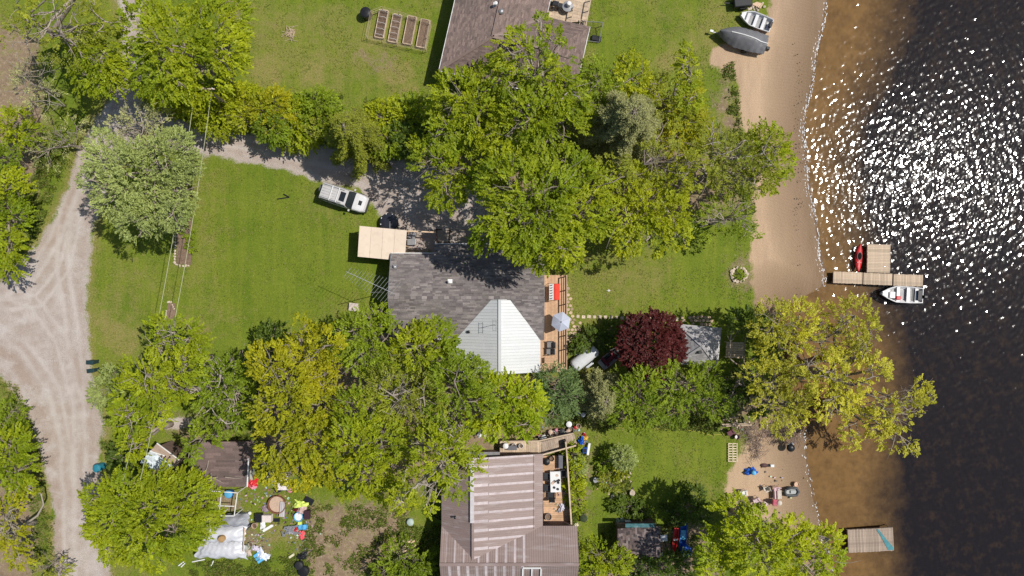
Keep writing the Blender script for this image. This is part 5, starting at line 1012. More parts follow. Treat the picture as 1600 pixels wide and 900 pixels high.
# ------------------------------------------------------------------ vehicles and boats
def suv():
    p = W(538, 309, 1.0); o = thing('parked_suv', 'silver off road car with a roof rack and open sunroof parked at the lawn edge', 'car', (p.x, p.y, 0), -math.atan2(22, 66))
    PAINT = M('silver_paint', (.50, .49, .48), .28, .04, 2, spec=.6); PAINTL = M('pale_hood_paint', (.66, .66, .66), .22, .04, 2, spec=.7)
    L, Wd = 4.25, 1.72
    st = [(-2.12, .70, .55, .90), (-2.08, .82, .42, .98), (-1.6, .86, .36, 1.02), (0, .87, .34, 1.03), (1.1, .86, .34, 1.02), (1.7, .84, .38, .98), (2.0, .74, .42, .92), (2.12, .60, .50, .84)]
    rings = [[(x, -w, lo), (x, -w*1.0, (lo+hi)/2), (x, -w*.94, hi-.06), (x, -w*.84, hi), (x, w*.84, hi), (x, w*.94, hi-.06), (x, w, (lo+hi)/2), (x, w, lo)] for x, w, lo, hi in st]
    MB().loft(rings).build('body', PAINT, o, smooth=False)
    MB().loft([[(x, -w, z), (x, -w*.8, z+.035), (x, w*.8, z+.035), (x, w, z)] for x, w, z in ((.95, .74, 1.02), (1.3, .74, 1.03), (1.7, .70, .985), (1.98, .58, .93))]).build('hood', PAINTL, o)
    cab = [(-2.05, .74, .99), (-1.98, .70, 1.62), (.35, .68, 1.66), (.55, .70, 1.58), (.98, .76, 1.02)]
    MB()._a([(-2.08, -.80, .98), (.98, -.80, 1.0), (.98, .80, 1.0), (-2.08, .80, .98), (-1.98, -.70, 1.66), (.42, -.70, 1.68), (.42, .70, 1.68), (-1.98, .70, 1.66)], [(0, 3, 2, 1), (4, 5, 6, 7), (0, 1, 5, 4), (2, 3, 7, 6), (1, 2, 6, 5), (3, 0, 4, 7)]).build('cabin', GLASS, o, bevel=.03)
    MB().loft([[(x, -w, 1.66), (x, -w*.92, z), (x, w*.92, z), (x, w, 1.66)] for x, w, z in ((-2.02, .72, 1.72), (-1.6, .73, 1.75), (.1, .73, 1.75), (.44, .71, 1.70))]).build('roof', PAINT, o)
    for s in (-1, 1):
        for x in (-2.0, -1.1, -.3, .6): MB().bar((x, s*.80, 1.0), (x if x < .5 else .44, s*.71, 1.67), .08, .04).build('pillar', PAINT, o)
        MB().box(.75, s*.98, 1.08, .16, .2, .14).build('wing_mirror', PAINT, o, bevel=.03); MB().box(2.07, s*.52, .72, .08, .26, .16).build('headlight', WHITEP, o)
        MB().box(-2.12, s*.66, .8, .05, .14, .26).build('tail_light', RED, o)
        for x in (-1.3, 1.35):
            w = MB(); [w._a([], [])]; w = MB(); R = Matrix.Rotation(math.pi/2, 3, 'X'); w.lathe(0, 0, [(.2, -.11), (.36, -.11), (.38, -.07), (.38, .07), (.36, .11), (.2, .11)], 18); w.v = [tuple(R @ Vector(q)+Vector((x, s*.78, .38))) for q in w.v]; t_ = w.build('wheel', RUBBER, o)
            w = MB(); w.lathe(0, 0, [(.2, -.1), (.2, .118*1)], 12); w.v = [tuple(R @ Vector(q)+Vector((x, s*.78, .38))) for q in w.v]; w.build('rim', ALU, t_)
    for s in (-1, 1): MB().box(-.95, s*.60, 1.80, 2.0, .04, .05).build('roof_rail', GREYM, o)
    for x in (-1.05, -.42): MB().box(x, 0, 1.86, .07, 1.36, .04).build('roof_bar', WHITEP, o)
    MB().box(.02, 0, 1.765, .50, .86, .02).build('sunroof', GLASS, o)
    for k in range(5): MB().box(-1.3, (k-2)*.24, 1.757, 1.25, .02, .012).build('roof_groove', GREYM, o)
    MB().box(1.55, 0, 1.045, .3, .42, .03, M=Matrix.Rotation(.1, 3, 'Y')).build('hood_scoop', DARK, o)
    MB().box(2.16, 0, .55, .14, 1.5, .2).build('bumper', DARK, o, bevel=.03); MB().box(-2.18, 0, .5, .14, 1.5, .2).build('bumper', DARK, o, bevel=.03)
    w = MB(); R = Matrix.Rotation(math.pi/2, 3, 'Y'); w.lathe(0, 0, [(.3, -.11), (.36, -.08), (.36, .08), (.3, .11)], 18); w.v = [tuple(R @ Vector(q)+Vector((-2.32, .15, .95))) for q in w.v]; w.build('spare_wheel', M('grey_wheel_cover', (.09, .10, .09), .6), o)
suv()
def hull(L, B, D, bow=.35, n=14, th=.05, tr=1.0, flare=.78):
    """bow towards -x; returns outer/inner shell as one mesh builder"""
    def hb(t):
        if t < .02: t = .02
        return B/2*min(1, (t/bow)**.6 if t < bow else 1)*(1-.10*max(0, (t-.7)/.3)*tr)
    m = MB(); outr = []; inn = []
    for i in range(n+1):
        t = i/n; x = -L/2+L*t; b = hb(t); sh = D*(1+.22*(1-t)**2); kz = D*.35*(max(0, 1-t/.3))**2
        outr.append([(x, -b, sh), (x, -b*.96, sh*.6), (x, -b*flare*.9, kz+.06), (x, 0, kz), (x, b*flare*.9, kz+.06), (x, b*.96, sh*.6), (x, b, sh)])
        b2 = max(b-th, .005); x2 = min(max(x, -L/2+th*2), L/2-th)
        inn.append([(x2, -b2, sh), (x2, -b2*.95, sh*.6+.02), (x2, -b2*flare*.88, kz+.10), (x2, 0, kz+.08), (x2, b2*flare*.88, kz+.10), (x2, b2*.95, sh*.6+.02), (x2, b2, sh)])
    m.loft(outr, False, False); m.loft([r[::-1] for r in inn], False, False)
    for i in range(n):
        for e in (0, 6): m._a([outr[i][e], outr[i+1][e], inn[i+1][e], inn[i][e]], [(0, 1, 2, 3)])
    m._a(outr[-1], [tuple(range(7))]); m._a(inn[-1], [tuple(range(7))]); m._a([outr[-1][0], outr[-1][6], inn[-1][6], inn[-1][0]], [(0, 1, 2, 3)])
    return m, hb
def boat(px, py, L, B, D, rz, label, matH, z=0, name='rowing_boat', seats=(.32, .55, .8), seatm=None, group=None, floor=None):
    p = W(px, py, z+D*.8); o = thing(name, label, 'boat', (p.x, p.y, z), rz, group); m, hb = hull(L, B, D); m.build('hull', matH, o)
    for e in (-1, 1): MB().tube([(-L/2+L*t, e*hb(t)*1.0, D*(1+.22*(1-t)**2)+.01) for t in np.linspace(0, 1, 15)], .03, 5).build('gunwale', seatm or matH, o)
    for s in seats: MB().box(-L/2+L*s, 0, D*.72, .28, hb(s)*2-.12, .05).build('seat', seatm or matH, o)
    if floor: MB().box(L*.08, 0, .14, L*.6, B*.6, .02).build('floor_mat', floor, o)
    return o, hb
WB = M('white_boat', (.66, .66, .66), .35, .08, 2); IB = M('grey_boat_inside', (.30, .30, .30), .5, .2, 4)
o, hb = boat(1181, 32, 3.05, 1.35, .5, -.36, 'white open rowing boat pulled up on the grass edge above the beach', WB, seatm=WB, seats=(.25, .5, .75), floor=IB)
MB().box(1.42, .05, .45, .2, .5, .4).build('motor_bracket', DARK, o); MB().extr([(-1.5, 0, .6), (-1.1, -.42, .55), (-1.1, .42, .55)], (0, 0, 1), .03).build('bow_deck', WB, o)
# covered boat on trailer
p = W(1162, 58, 1.0); o = thing('covered_boat', 'motorboat under a taut grey tarpaulin on a trailer at the top of the beach', 'boat', (p.x, p.y, 0), -.26)
Lb, Bb = 4.6, 2.0
def tc(u, v):
    x = -Lb/2+Lb*u; b = Bb/2*min(1, (max(u, .0)/.38+.02)**.55)*(1-.12*max(0, u-.75)*4); y = (2*v-1)*b; a = abs(2*v-1)
    zr = .95+.5*math.sin(math.pi*min(1, u*1.1+.05))**.6; return (x, y, zr*(1-a**1.6)+.62*a**1.6+.035*math.sin(u*52+a*9+3*math.sin(v*5))*a**2+.05*float(vnoise(u*14, v*11, 1, 2)))
MB().grid(tc, 36, 18).build('cover', TARPG, o, smooth=True)
MB().tube([tc(t, .5)[:2]+(tc(t, .5)[2]+.03,) for t in np.linspace(.22, 1, 12)], .045, 5).build('ridge_pole', WHITEP, o)
m, _ = hull(Lb*.95, Bb*.86, .55); [None for _ in ()]; m.v = [(a, b, c+.12) for a, b, c in m.v]; m.build('hull', WHITEP, o)
MB().bar((-Lb/2+.3, 0, .4), (-Lb/2-.75, 0, .4), .08, .08).build('trailer_tongue', GREYM, o); MB().box(-Lb/2-.6, .02, .5, .3, .2, .12).build('hitch', WHITEP, o)
for s in (-1, 1):
    w = MB(); R = Matrix.Rotation(math.pi/2, 3, 'X'); w.lathe(0, 0, [(.1, -.08), (.28, -.08), (.28, .08), (.1, .08)], 14); w.v = [tuple(R @ Vector(q)+Vector((.5, s*.95, .28))) for q in w.v]; w.build('wheel', RUBBER, o)
MB().box(2.45, -.35, .7, .35, .3, .5).build('outboard_motor', BLACK, o, bevel=.05)
# moored boat
o, hb = boat(1409, 460, 3.9, 1.5, .5, -.06, 'white open motorboat moored at the long dock with red bag aboard', WB, WZ-.08, 'motor_boat', (.42, .66, .86), WHITEP, floor=IB)
MB().box(-.35, -.35, .45, .42, .34, .25).build('red_bag', RED, o, bevel=.05); MB().box(-.9, -.1, .4, .5, .6, .2).build('bow_cushion', WHITEP, o, bevel=.04); MB().box(.95, 0, .5, .12, 1.15, .06).build('dark_strap', BLACK, o)
MB().box(1.6, 0, .45, .35, .9, .3).build('stern_well', DARK, o); MB().box(2.05, -.1, .55, .35, .28, .5).build('outboard_motor', BLACK, o, bevel=.06)
MB().extr([(-1.9, 0, .6), (-1.4, -.5, .56), (-1.4, .5, .56)], (0, 0, 1), .02).build('bow_deck', WB, o)
# kayak
p = W(1345, 403, .2); o = thing('kayak', 'red kayak with a dark cockpit afloat beside the square dock', 'kayak', (p.x, p.y, WZ-.1), math.pi/2-.08)
n = 18; rings = []
for i in range(n+1):
    t = i/n; x = -1.3+2.6*t; b = .38*max(.03, math.sin(math.pi*t))**.62; s = .10*(2*t-1)**2
    rings.append([(x, -b, .2+s), (x, -b*.7, .06+s*1.5), (x, 0, 0+s*1.6), (x, b*.7, .06+s*1.5), (x, b, .2+s), (x, b*.6, .30+s), (x, 0, .34+s), (x, -b*.6, .30+s)])
MB().loft(rings).build('hull', RED, o, smooth=True)
MB().lathe(.18, 0, [(.22, .30), (.24, .37), (.20, .37), (.18, .33)], 18, 1.7, 1).build('cockpit_rim', M('dark_red', (.2, .01, .015), .5), o); MB().lathe(.18, 0, [(.19, .352), (.01, .355)], 16, 1.7, 1, cap=False).build('cockpit_opening', M('matt_black', (.015, .012, .012), 1, spec=0), o)
MB().box(-.42, 0, .36, .12, .42, .06).build('seat_back', M('pale_red', (.62, .12, .12), .5), o, bevel=.02); MB().box(-.85, 0, .36, .4, .16, .02).build('hatch', M('pale_red', (.6, .1, .1), .5), o, bevel=.01)
# docks
DZ = .25
def dock(name, label, x0, y0, x1, y1, rz, bd, mat, cat='dock', px=0, legs=True, nb=None):
    a, b = W(x0, y0, DZ), W(x1, y1, DZ); cx, cy = (a.x+b.x)/2, (a.y+b.y)/2; L, w = abs(b.x-a.x), abs(b.y-a.y); o = thing(name, label, cat, (cx, cy, 0), rz); bw = .14
    n = int((L if bd == 'y' else w)/bw); bw = (L if bd == 'y' else w)/n
    me = [MB().box(0, 0, 0, bw-.012, w, .03) if bd == 'y' else MB().box(0, 0, 0, L, bw-.012, .03)][0]
    first = me.build('board', mat, o)
    for k in range(n):
        q = first if k == 0 else first.copy()
        if k: COL.objects.link(q)
        t = (k+.5)/n-.5; q.location = (t*L, random.gauss(0, .012), DZ+random.uniform(-.004, .004)) if bd == 'y' else (random.gauss(0, .012), t*w, DZ+random.uniform(-.004, .004))
    for s in (-1, 1):
        MB().box(0, s*(w/2-.05), DZ-.10, L-.02, .06, .16).build('beam', WOODG, o); MB().box(s*(L/2-.05), 0, DZ-.10, .06, w-.18, .15).build('beam', WOODG, o)
        for e in (-1, 1): MB().tube([(s*(L/2-.12), e*(w/2-.12), -2.3), (s*(L/2-.12), e*(w/2-.12), DZ-.04)], .04, 6).build('leg', GREYM, o)
    return o
G_ = 'sections of the long beach dock'
for x0, x1, y, l in ((1302, 1347.5, 434, 'dock section nearest the sand'), (1349, 1394, 436, 'middle dock section below the square platform'), (1396, 1442, 438, 'outer dock section with the white boat moored below')):
    o = dock('dock_section', l, x0, y-9, x1, y+9, -.03, 'y', WOODP); o['group'] = G_
dock('dock_platform', 'square wooden dock platform beside the red kayak', 1355, 382, 1391, 426, -.02, 'x', WOODP)
o = dock('lower_dock', 'weathered wooden dock with a strip of teal cloth at lower right', 1325, 826, 1396, 862, .05, 'y', WOODG)
MB().extr([(.55, 1.0, DZ+.03), (.75, 1.0, DZ+.03), (1.35, .15, DZ+.03), (2.05, -.75, DZ+.03), (2.05, -1.0, DZ+.03), (1.55, -.98, DZ+.03), (1.1, 0, DZ+.03)], (0, 0, 1), .02).build('teal_cloth', M('teal_cloth', (.08, .27, .30), .7, .2, 3), o)
# covered trailer and small boat
p = W(914, 560, .9); o = thing('covered_trailer', 'white rounded covered trailer parked between the sun deck and the red maple', 'trailer', (p.x, p.y, 0), math.atan2(30, 38))
Lt = 2.75
rings = []
for i in range(13):
    t = i/12; x = -Lt/2+Lt*t; e = min(1, ((1-abs(2*t-1))*6+.25)); b = .62*e**.35; h = .95+.12*e
    rings.append([(x, b*math.cos(a)*(1 if abs(math.cos(a)) < .9 else 1), .45+(h-.45)*max(0, math.sin(a))**.6) for a in np.linspace(0, math.pi, 11)]+[(x, -b, .40), (x, b, .40)])
MB().loft(rings).build('body', M('glossy_white_shell', (.62, .63, .64), .22, .08, 2, .01, spec=.6), o, smooth=True)
MB().bar((Lt/2, 0, .42), (Lt/2+1.0, 0, .42), .07, .07).build('tongue', ALU, o); MB().box(Lt/2+.75, 0, .5, .08, .35, .05).build('jockey_bracket', ALU, o)
for s in (-1, 1):
    MB().box(-.05, s*.82, .62, .8, .22, .05).build('mudguard', ALU, o, bevel=.02); w = MB(); R = Matrix.Rotation(math.pi/2, 3, 'X'); w.lathe(0, 0, [(.1, -.08), (.27, -.08), (.27, .08), (.1, .08)], 14); w.v = [tuple(R @ Vector(q)+Vector((-.05, s*.80, .27))) for q in w.v]; w.build('wheel', RUBBER, o)
MB().bar((-.05, -.8, .3), (-.05, .8, .3), .06, .06).build('axle', DARK, o)
o, hb = boat(957, 556, 2.9, 1.15, .5, math.atan2(26, 30)+math.pi, 'small open boat with a pale rim and dark red inside under the red maple edge', M('pale_rim', (.45, .45, .43), .5), seats=(.45, .8), seatm=M('dark_red_seat', (.16, .02, .03), .6), floor=BLACK)
MB().box(.3, .1, .4, .8, .4, .22).build('red_cover', M('dark_red_seat', (.16, .02, .03), .6), o, bevel=.05)
# black trailer at the top
p = W(1160, 2, .6); o = thing('dark_trailer', 'black covered trailer at the top edge above the white rowing boat', 'trailer', (p.x, p.y, 0), .1); MB().box(0, 0, .6, 1.7, 1.1, .5).build('body', BLACK, o, bevel=.08); MB().bar((-.8, 0, .35), (-1.6, .1, .35), .08, .08).build('tongue', DARK, o)
for s in (-1, 1): MB().box(0, s*.62, .28, .5, .14, .5).build('wheel', RUBBER, o, bevel=.1)
o = thing('timber_stack', 'small stack of pale timber at the top edge beside the black trailer', 'timber stack', W(1184, 4)); 
for k in range(5): p = W(1181+k*2.2, 4+k*1.2, .3); MB().box(p.x, p.y, .1+.03*k, .5, .14, .08, .4+.15*k).build('plank', TIMBER, o, world=True)
# fire ring, garden beds
o = thing('fire_ring', 'ring of pale stones round a weedy fire pit beside the sand', 'fire pit', W(1154, 429))
for k in range(14): a = 2*math.pi*k/14; p = W(1154+11.5*math.cos(a), 429+11*math.sin(a)); stone(o, p.x, p.y, .46*random.uniform(.8, 1.2))
tree('weed_tuft', 'green weeds growing inside the stone fire ring', 'green', .25, [(1153, 428, 2.8), (1156, 431, 2)], cat='weeds', seed=130, dens=1.4)
o = thing('long_flower_bed', 'long narrow garden bed with a pale stone edge on the front lawn', 'garden bed', W(286, 372))
edge = [(280, 320), (276, 350), (274, 385), (273, 412), (284, 416), (297, 415)]
for a, b in zip(edge, edge[1:]):
    L = math.hypot(b[0]-a[0], b[1]-a[1]); n = max(1, int(L/4.2))
    for i in range(n): t = (i+.5)/n; p = W(a[0]+(b[0]-a[0])*t, a[1]+(b[1]-a[1])*t); stone(o, p.x, p.y, .26*random.uniform(.8, 1.3), .6)
bp = [W(*q) for q in ((281, 322), (292, 322), (299, 340), (300, 400), (298, 414), (276, 412), (277, 370))]
MB().prism([q.xy for q in bp], -.03, .07).build('soil', SOIL, o, world=True)
for i, (x, y, r) in enumerate(((290, 330, 5), (292, 362, 6), (286, 345, 4), (297, 385, 4))): tree('garden_plant', ['green plant at the top of the long flower bed', 'leafy plant in the middle of the long flower bed', 'small plant near the top of the long flower bed, left side', 'tiny plant on the lower right of the long flower bed'][i], 'green', .5, [(x, y, r), (x+2, y+2, r*.6)], cat='plant', seed=131+i, dens=1.2, group='plants in the long flower bed')
o = thing('small_flower_bed', 'small garden bed with pale edging stones above the free standing maple clump', 'garden bed', W(265, 487))
for k in range(12): a = W(264-.5*k if k > 6 else 263+k*1.6, 473+(k-3)*3.2 if k > 3 else 472, 0); stone(o, a.x, a.y, .22, .6)
MB().prism([W(*q).xy for q in ((263, 474), (274, 474), (274, 492), (266, 502), (260, 500))], -.03, .06).build('soil', SOIL, o, world=True)
o = thing('bent_pole', 'black bent metal rod lying on the front lawn left of the car', 'pole', W(443, 308)); MB().bar(W(433, 311, .1), W(452, 308, .1), .08, .08).build('rod', BLACK, o, world=True); MB().bar(W(452, 308, .1), W(443, 303, .1), .08, .08).build('hook', BLACK, o, world=True)
table(553, 480, 'low pale slab bench at the lawn edge below the aerial shadow', .95, .75, .35, M('pale_slab', (.55, .47, .42), .8), -.1, name='slab_bench', cat='bench')
tub(563, 556, .3, .5, M('pale_blue_grey', (.35, .40, .46), .5), 'pale blue grey tub among the trees below the front lawn', 'tub')
# rock garden
o = thing('rock_garden', 'scatter of pale stones round the plants on the lower lawn', 'rock garden', W(955, 745))
for x, y in [(932, 737), (958, 717), (985, 731), (984, 739), (981, 744), (952, 740), (960, 742), (966, 745), (988, 771), (951, 771), (957, 775), (965, 775), (973, 773), (978, 770), (949, 728), (970, 750), (962, 752), (942, 748), (935, 752), (985, 752), (975, 745), (955, 778)]: p = W(x, y); stone(o, p.x, p.y, random.uniform(.22, .42), .7)
for i, (x, y, l) in enumerate(((931, 750, 'grey stone garden ornament on the left of the rock garden'), (988, 770, 'pale stone block at the lower right of the rock garden'))):
    p = W(x, y, .4); q = thing('garden_ornament', l, 'ornament', (p.x, p.y, 0)); MB().lathe(0, 0, [(.22, 0), (.22, .1), (.1, .2), (.14, .4), (.26, .5), (.2, .5)], 10).build('body', STONE if i else GREYM, q)
# cables and poles
def pole(px, py, label):
    p = W(px, py); o = thing('utility_pole', label, 'utility pole', (p.x, p.y, 0)); MB().tube([(0, 0, -.2), (0, 0, 7.2)], [.14, .10], 8).build('pole', WOODG, o); MB().box(0, 0, 6.9, 1.7, .12, .12).build('crossarm', WOODG, o)
    for s in (-1, 1): MB().lathe(s*.7, 0, [(.05, 6.96), (.06, 7.1), (.03, 7.12)], 8).build('insulator', WHITEP, o)
p1 = (375, 175); p2 = (275, 720)
pole(*p1, 'wooden utility pole hidden among the hedge shrubs'); pole(*p2, 'wooden utility pole beside the torn roof hut')
A1, A2 = W(*p1), W(*p2)
for s, l in ((-.7, 'left overhead cable crossing the willow and front lawn'), (.7, 'right overhead cable crossing the willow and front lawn')):
    a = Vector((A1.x+s, A1.y, 7.12)); b = Vector((A2.x+s, A2.y, 7.12)); pts = [a.lerp(b, t)-Vector((0, 0, .9*4*t*(1-t))) for t in np.linspace(0, 1, 24)]
    tag(MB().tube(pts, .022, 5).build('overhead_cable', M('cable', (.42, .42, .28), .6)), l, 'cable', 'overhead cables')
def cord(pts, label, mat, r=.02): tag(MB().tube([W(x, y, .04) for x, y in pts], r, 5).build('garden_line', mat), label, 'rope')
cord([(904, 663), (940, 667), (1000, 670), (1060, 671), (1090, 674), (1110, 680), (1135, 678)], 'yellow rope lying across the top of the lower lawn', M('yellow_rope', (.5, .45, .08), .8))

# ------------------------------------------------------------------ yard and beach clutter
def heap(px, py, wx, wy, h, mat, label, name='cloth_heap', cat='cloth', rz=0, seed=0):
    p = W(px, py, h*.5); o = thing(name, label, cat, (p.x, p.y, 0), rz)
    def f(u, v):
        a = 2*u-1; b = 2*v-1; t_ = math.atan2(b, a); r = .85+.16*math.sin(2*t_+seed)+.12*math.sin(3*t_+seed*2.3)+.08*math.sin(7*t_+seed*1.7)+.07*math.sin(11*t_); k = max(0, 1-(a*a+b*b)**1.2/2)
        return (a*wx/2*r, b*wy/2*r, .02+h*k*(.55+.7*float(vnoise(u*7+seed, v*7, 1, seed))))
    MB().grid(f, 14, 14).build('cloth', mat, o, smooth=False)
    return o
def chair(px, py, mat, label, rz=0, s=1.0, group=None):
    p = W(px, py, .5); o = thing('plastic_chair', label, 'chair', (p.x, p.y, 0), rz, group)
    MB().box(0, 0, .42, .5*s, .5*s, .05).build('seat', mat, o, bevel=.02); MB().box(0, .27*s, .68, .5*s, .05, .5, M=Matrix.Rotation(-.2, 3, 'X')).build('backrest', mat, o, bevel=.02)
    for i in (-1, 1):
        MB().box(i*.27*s, .02, .62, .06, .45*s, .05).build('armrest', mat, o)
        for j in (-1, 1): MB().tube([(i*.24*s, j*.22*s, 0), (i*.22*s, j*.2*s, .42)], .022, 5).build('leg', mat, o)
    return o
def ball(px, py, r, mat, label):
    p = W(px, py, r); o = MB().lathe(0, 0, [(r*math.sin(a)+.001, r-r*math.cos(a)) for a in np.linspace(0, math.pi, 9)], 12).build('ball', mat); o.location = (p.x, p.y, 0); tag(o, label, 'ball')
def bottle_box(px, py, w, d, h, mat, label, rz=0, cat='box', name='box', z=0, lid=None):
    p = W(px, py, z+h); o = thing(name, label, cat, (p.x, p.y, z), rz); MB().box(0, 0, h/2, w, d, h).build('body', mat, o, bevel=.02); MB().box(0, 0, h+.012, w*.8, d*.8, .02).build('top', lid or mat, o); return o
# lower left yard
o = heap(395, 752, 1.0, 1.5, .5, RED, 'heap of red fabric and cushions beside the brown shed', seed=1)
bottle_box(390, 743, .5, .9, .5, M('pale_green_grey', (.45, .47, .40), .7), 'pale grey cushion box beside the red fabric heap')
heap(394, 758, .9, .8, .35, PINK, 'pink cloth lying over the red fabric heap', seed=3)
chair(410, 742, BLACK, 'black folding chair under the tip of the golden yellow tree', .4)
bottle_box(417, 746, .9, .7, .5, M('dark_grey_blue', (.08, .08, .10), .5), 'dark storage box beside the black folding chair', .5)
table(424, 745, 'narrow grey slatted bench leaning by the golden yellow tree', 1.1, .45, .45, GREYM, -1.0, name='slatted_bench', cat='bench', slats=4)
tub(443, 746, .42, .6, GREYM, 'grey round grill with a pale lid by the golden yellow tree', 'grill', name='round_grill', inner=WHITEP)
o = table(442, 760, 'patterned table with dark chairs round it in the lower left yard', 1.0, .7, .7, M('pale_pattern', (.55, .5, .5), .6, .5, 9), 0)
tub(453, 766, .24, .5, RED, 'small dark red stool with a white top beside the patterned table', 'stool', name='stool', inner=PINK)
chair(436, 766, BLACK, 'black chair at the lower left of the patterned table', .5, .8); chair(455, 762, DARK, 'dark chair at the right of the patterned table', -1.5, .8)
tub(432, 789, .82, .45, M('brown_wicker', (.20, .09, .05), .8, .3, 8), 'large round wicker daybed with tan cushion in the lower left yard', 'daybed', name='daybed', lid=False, inner=TAN)
table(441, 796, 'long pale grey bench beside the round daybed', 1.4, .5, .42, M('pale_grey_board', (.50, .47, .48), .7), math.pi/2-.08, name='long_bench', cat='bench', slats=3)
heap(413, 795, .7, .6, .25, M('lilac_cloth', (.45, .33, .40), .8, .4, 6), 'lilac and dark clothing scrap left of the round daybed', rz=.4, seed=5)
heap(470, 788, 1.5, .7, .4, YEL, 'lime yellow fabric heap in the lower left yard', rz=-.15, seed=6)
heap(472, 797, 1.0, 1.1, .35, M('pale_pink_cloth', (.62, .45, .42), .8, .3, 5), 'pale pink blanket below the lime yellow fabric', rz=.3, seed=7)
bottle_box(482, 783, .9, .6, .15, BLACK, 'black board lying above the lime yellow fabric', -.5)
heap(462, 797, .5, .4, .3, M('maroon_cloth', (.14, .01, .02), .8), 'small maroon cloth left of the pale pink blanket', seed=8)
tub(466, 808, .42, .35, LBLUE, 'light blue paddling tub with a white rim below the pink blanket', 'tub', lid=False, inner=WHITEP)
bottle_box(479, 805, .5, .8, .5, M('dark_maroon', (.05, .02, .03), .7), 'dark maroon box right of the light blue tub')
bottle_box(468, 818, .36, .3, .3, YEL, 'small lime box below the light blue tub')
for x, l in ((470, 'light blue bucket below the small lime box'), (476, 'light blue bucket nearest the bare earth')): tub(x, 824, .24, .35, LBLUE, l, 'bucket', lid=False, inner=LBLUE, name='bucket')
o = thing('folded_stroller', 'tangle of pale grey poles and cloth from a collapsed lawn chair', 'lawn chair', W(452, 830)); m = MB()
for a, b in (((441, 838), (465, 820)), ((443, 826), (470, 834)), ((440, 830), (444, 839)), ((450, 822), (462, 836)), ((444, 824), (466, 822))): m = MB(); m.bar(W(*a, .25), W(*b, .3), .14, .06); m.build('frame_bar', GREYM, o, world=True)
heap(455, 829, 1.3, .8, .25, M('grey_lilac_cloth', (.42, .40, .44), .8, .25, 5), 'grey cloth over the collapsed lawn chair', rz=.35, seed=10)
heap(471, 836, .75, .8, .3, M('coral_plastic', (.70, .10, .12), .6), 'coral red cushion below the grey cloth', seed=11); heap(462, 828, .4, .5, .3, RED, 'small red cloth on the grey cloth heap', seed=12)
heap(472, 869, 1.1, .8, .35, BLACK, 'black plastic sheet heap at the bottom of the lower left yard', rz=.2, seed=13)
bottle_box(455, 869, .55, .22, .2, M('cream_plastic', (.65, .6, .42), .6), 'cream plastic bottle crate left of the black sheet', .6)
tub(467, 884, .4, .4, BLACK, 'black rubber bucket heap at the bottom edge', 'tub', inner=DARK); tub(474, 893, .5, .4, BLACK, 'black round basin at the bottom edge', 'tub', inner=BLACK)
heap(410, 868, 1.2, 1.0, .3, M('blue_white_cloth', (.55, .60, .72), .7, .35, 3), 'blue and white inflatable mattress scrap beside the silver tarpaulin', rz=-.6, seed=14)
o = thing('air_mattress', 'light blue air mattress lying beside the silver tarpaulin', 'air mattress', W(407, 869), .6)
for k in range(3): MB().box(0, (k-1)*.32, .1, 1.0, .3, .16).build('mattress_tube', LBLUE, o, bevel=.06)
heap(399, 857, .8, .6, .3, M('lilac_white', (.62, .58, .68), .8), 'lilac cushion next to the silver tarpaulin edge', seed=15); heap(388, 863, .6, .6, .3, M('pale_tan_cloth', (.6, .5, .42), .8), 'pale tan bag next to the silver tarpaulin edge', seed=16)
tub(391, 851, .2, .35, M('khaki', (.4, .38, .28), .7), 'khaki pot at the lower corner of the silver tarpaulin', 'pot', name='pot', lid=False, inner=SOIL); tub(383, 856, .26, .4, M('grey_green', (.32, .34, .3), .7), 'grey green pot by the tarpaulin pole', 'pot', name='pot')
bottle_box(416, 811, .85, .65, .55, M('pinkish_white', (.62, .55, .52), .6), 'pinkish white box right of the tarpaulin shelter'); bottle_box(432, 813, .6, .32, .15, DARK, 'dark tray with a white rim beside the pinkish white box', lid=BLACK)
heap(410, 819, .7, .9, .25, WHITEP, 'white sheet heap below the pinkish white box', seed=17)
o = thing('white_board', 'long white board lying on the grass right of the tarpaulin shelter', 'board', W(419, 825), .55); MB().box(0, 0, .05, 1.1, .22, .06).build('board', WHITEP, o); MB().box(0, .12, .05, .9, .03, .09).build('lip', WHITEP, o)
bottle_box(403, 810, .6, .8, .5, BLACK, 'black box right of the tarpaulin shelter'); tub(397, 822, .25, .4, TAN, 'tan pot right of the tarpaulin shelter', 'pot', name='pot', lid=False, inner=SOIL)
ball(390, 802, .18, WHITEP, 'white ball above the grey end of the tarpaulin'); bottle_box(380, 803, .6, .2, .2, WHITEP, 'white plank box above the grey end of the tarpaulin')
bottle_box(385, 812, .25, .5, .4, M('khaki', (.4, .38, .28), .7), 'khaki box at the grey end of the tarpaulin'); tub(388, 822, .2, .4, DARK, 'dark pot at the tarpaulin corner', 'pot', name='pot')
o = thing('scrap_poles', 'white broken poles lying in the grass below the silver tarpaulin', 'poles', W(285, 880))
for a, b in (((279, 884), (288, 877)), ((300, 878), (320, 874)), ((283, 886), (289, 880)), ((330, 884), (334, 876))): MB().bar(W(*a, .1), W(*b, .12), .09, .05).build('pole', WHITEP, o, world=True)
tub(641, 816, .32, .3, M('pale_mint', (.45, .55, .50), .6), 'pale mint lid left of the long brown house', 'lid', name='dish_cover'); 
o = thing('firewood_pile', 'small pile of split firewood beside the left wall of the long brown house', 'firewood', W(640, 860))
for k in range(16): p = W(632+(k % 4)*5+random.uniform(-2, 2), 846+(k//4)*7, .2); MB().box(p.x, p.y, .12+.1*(k % 2), .4, .16, .14, random.uniform(0, 3)).build('log', TIMBER if k % 2 else WOODG, o, world=True)
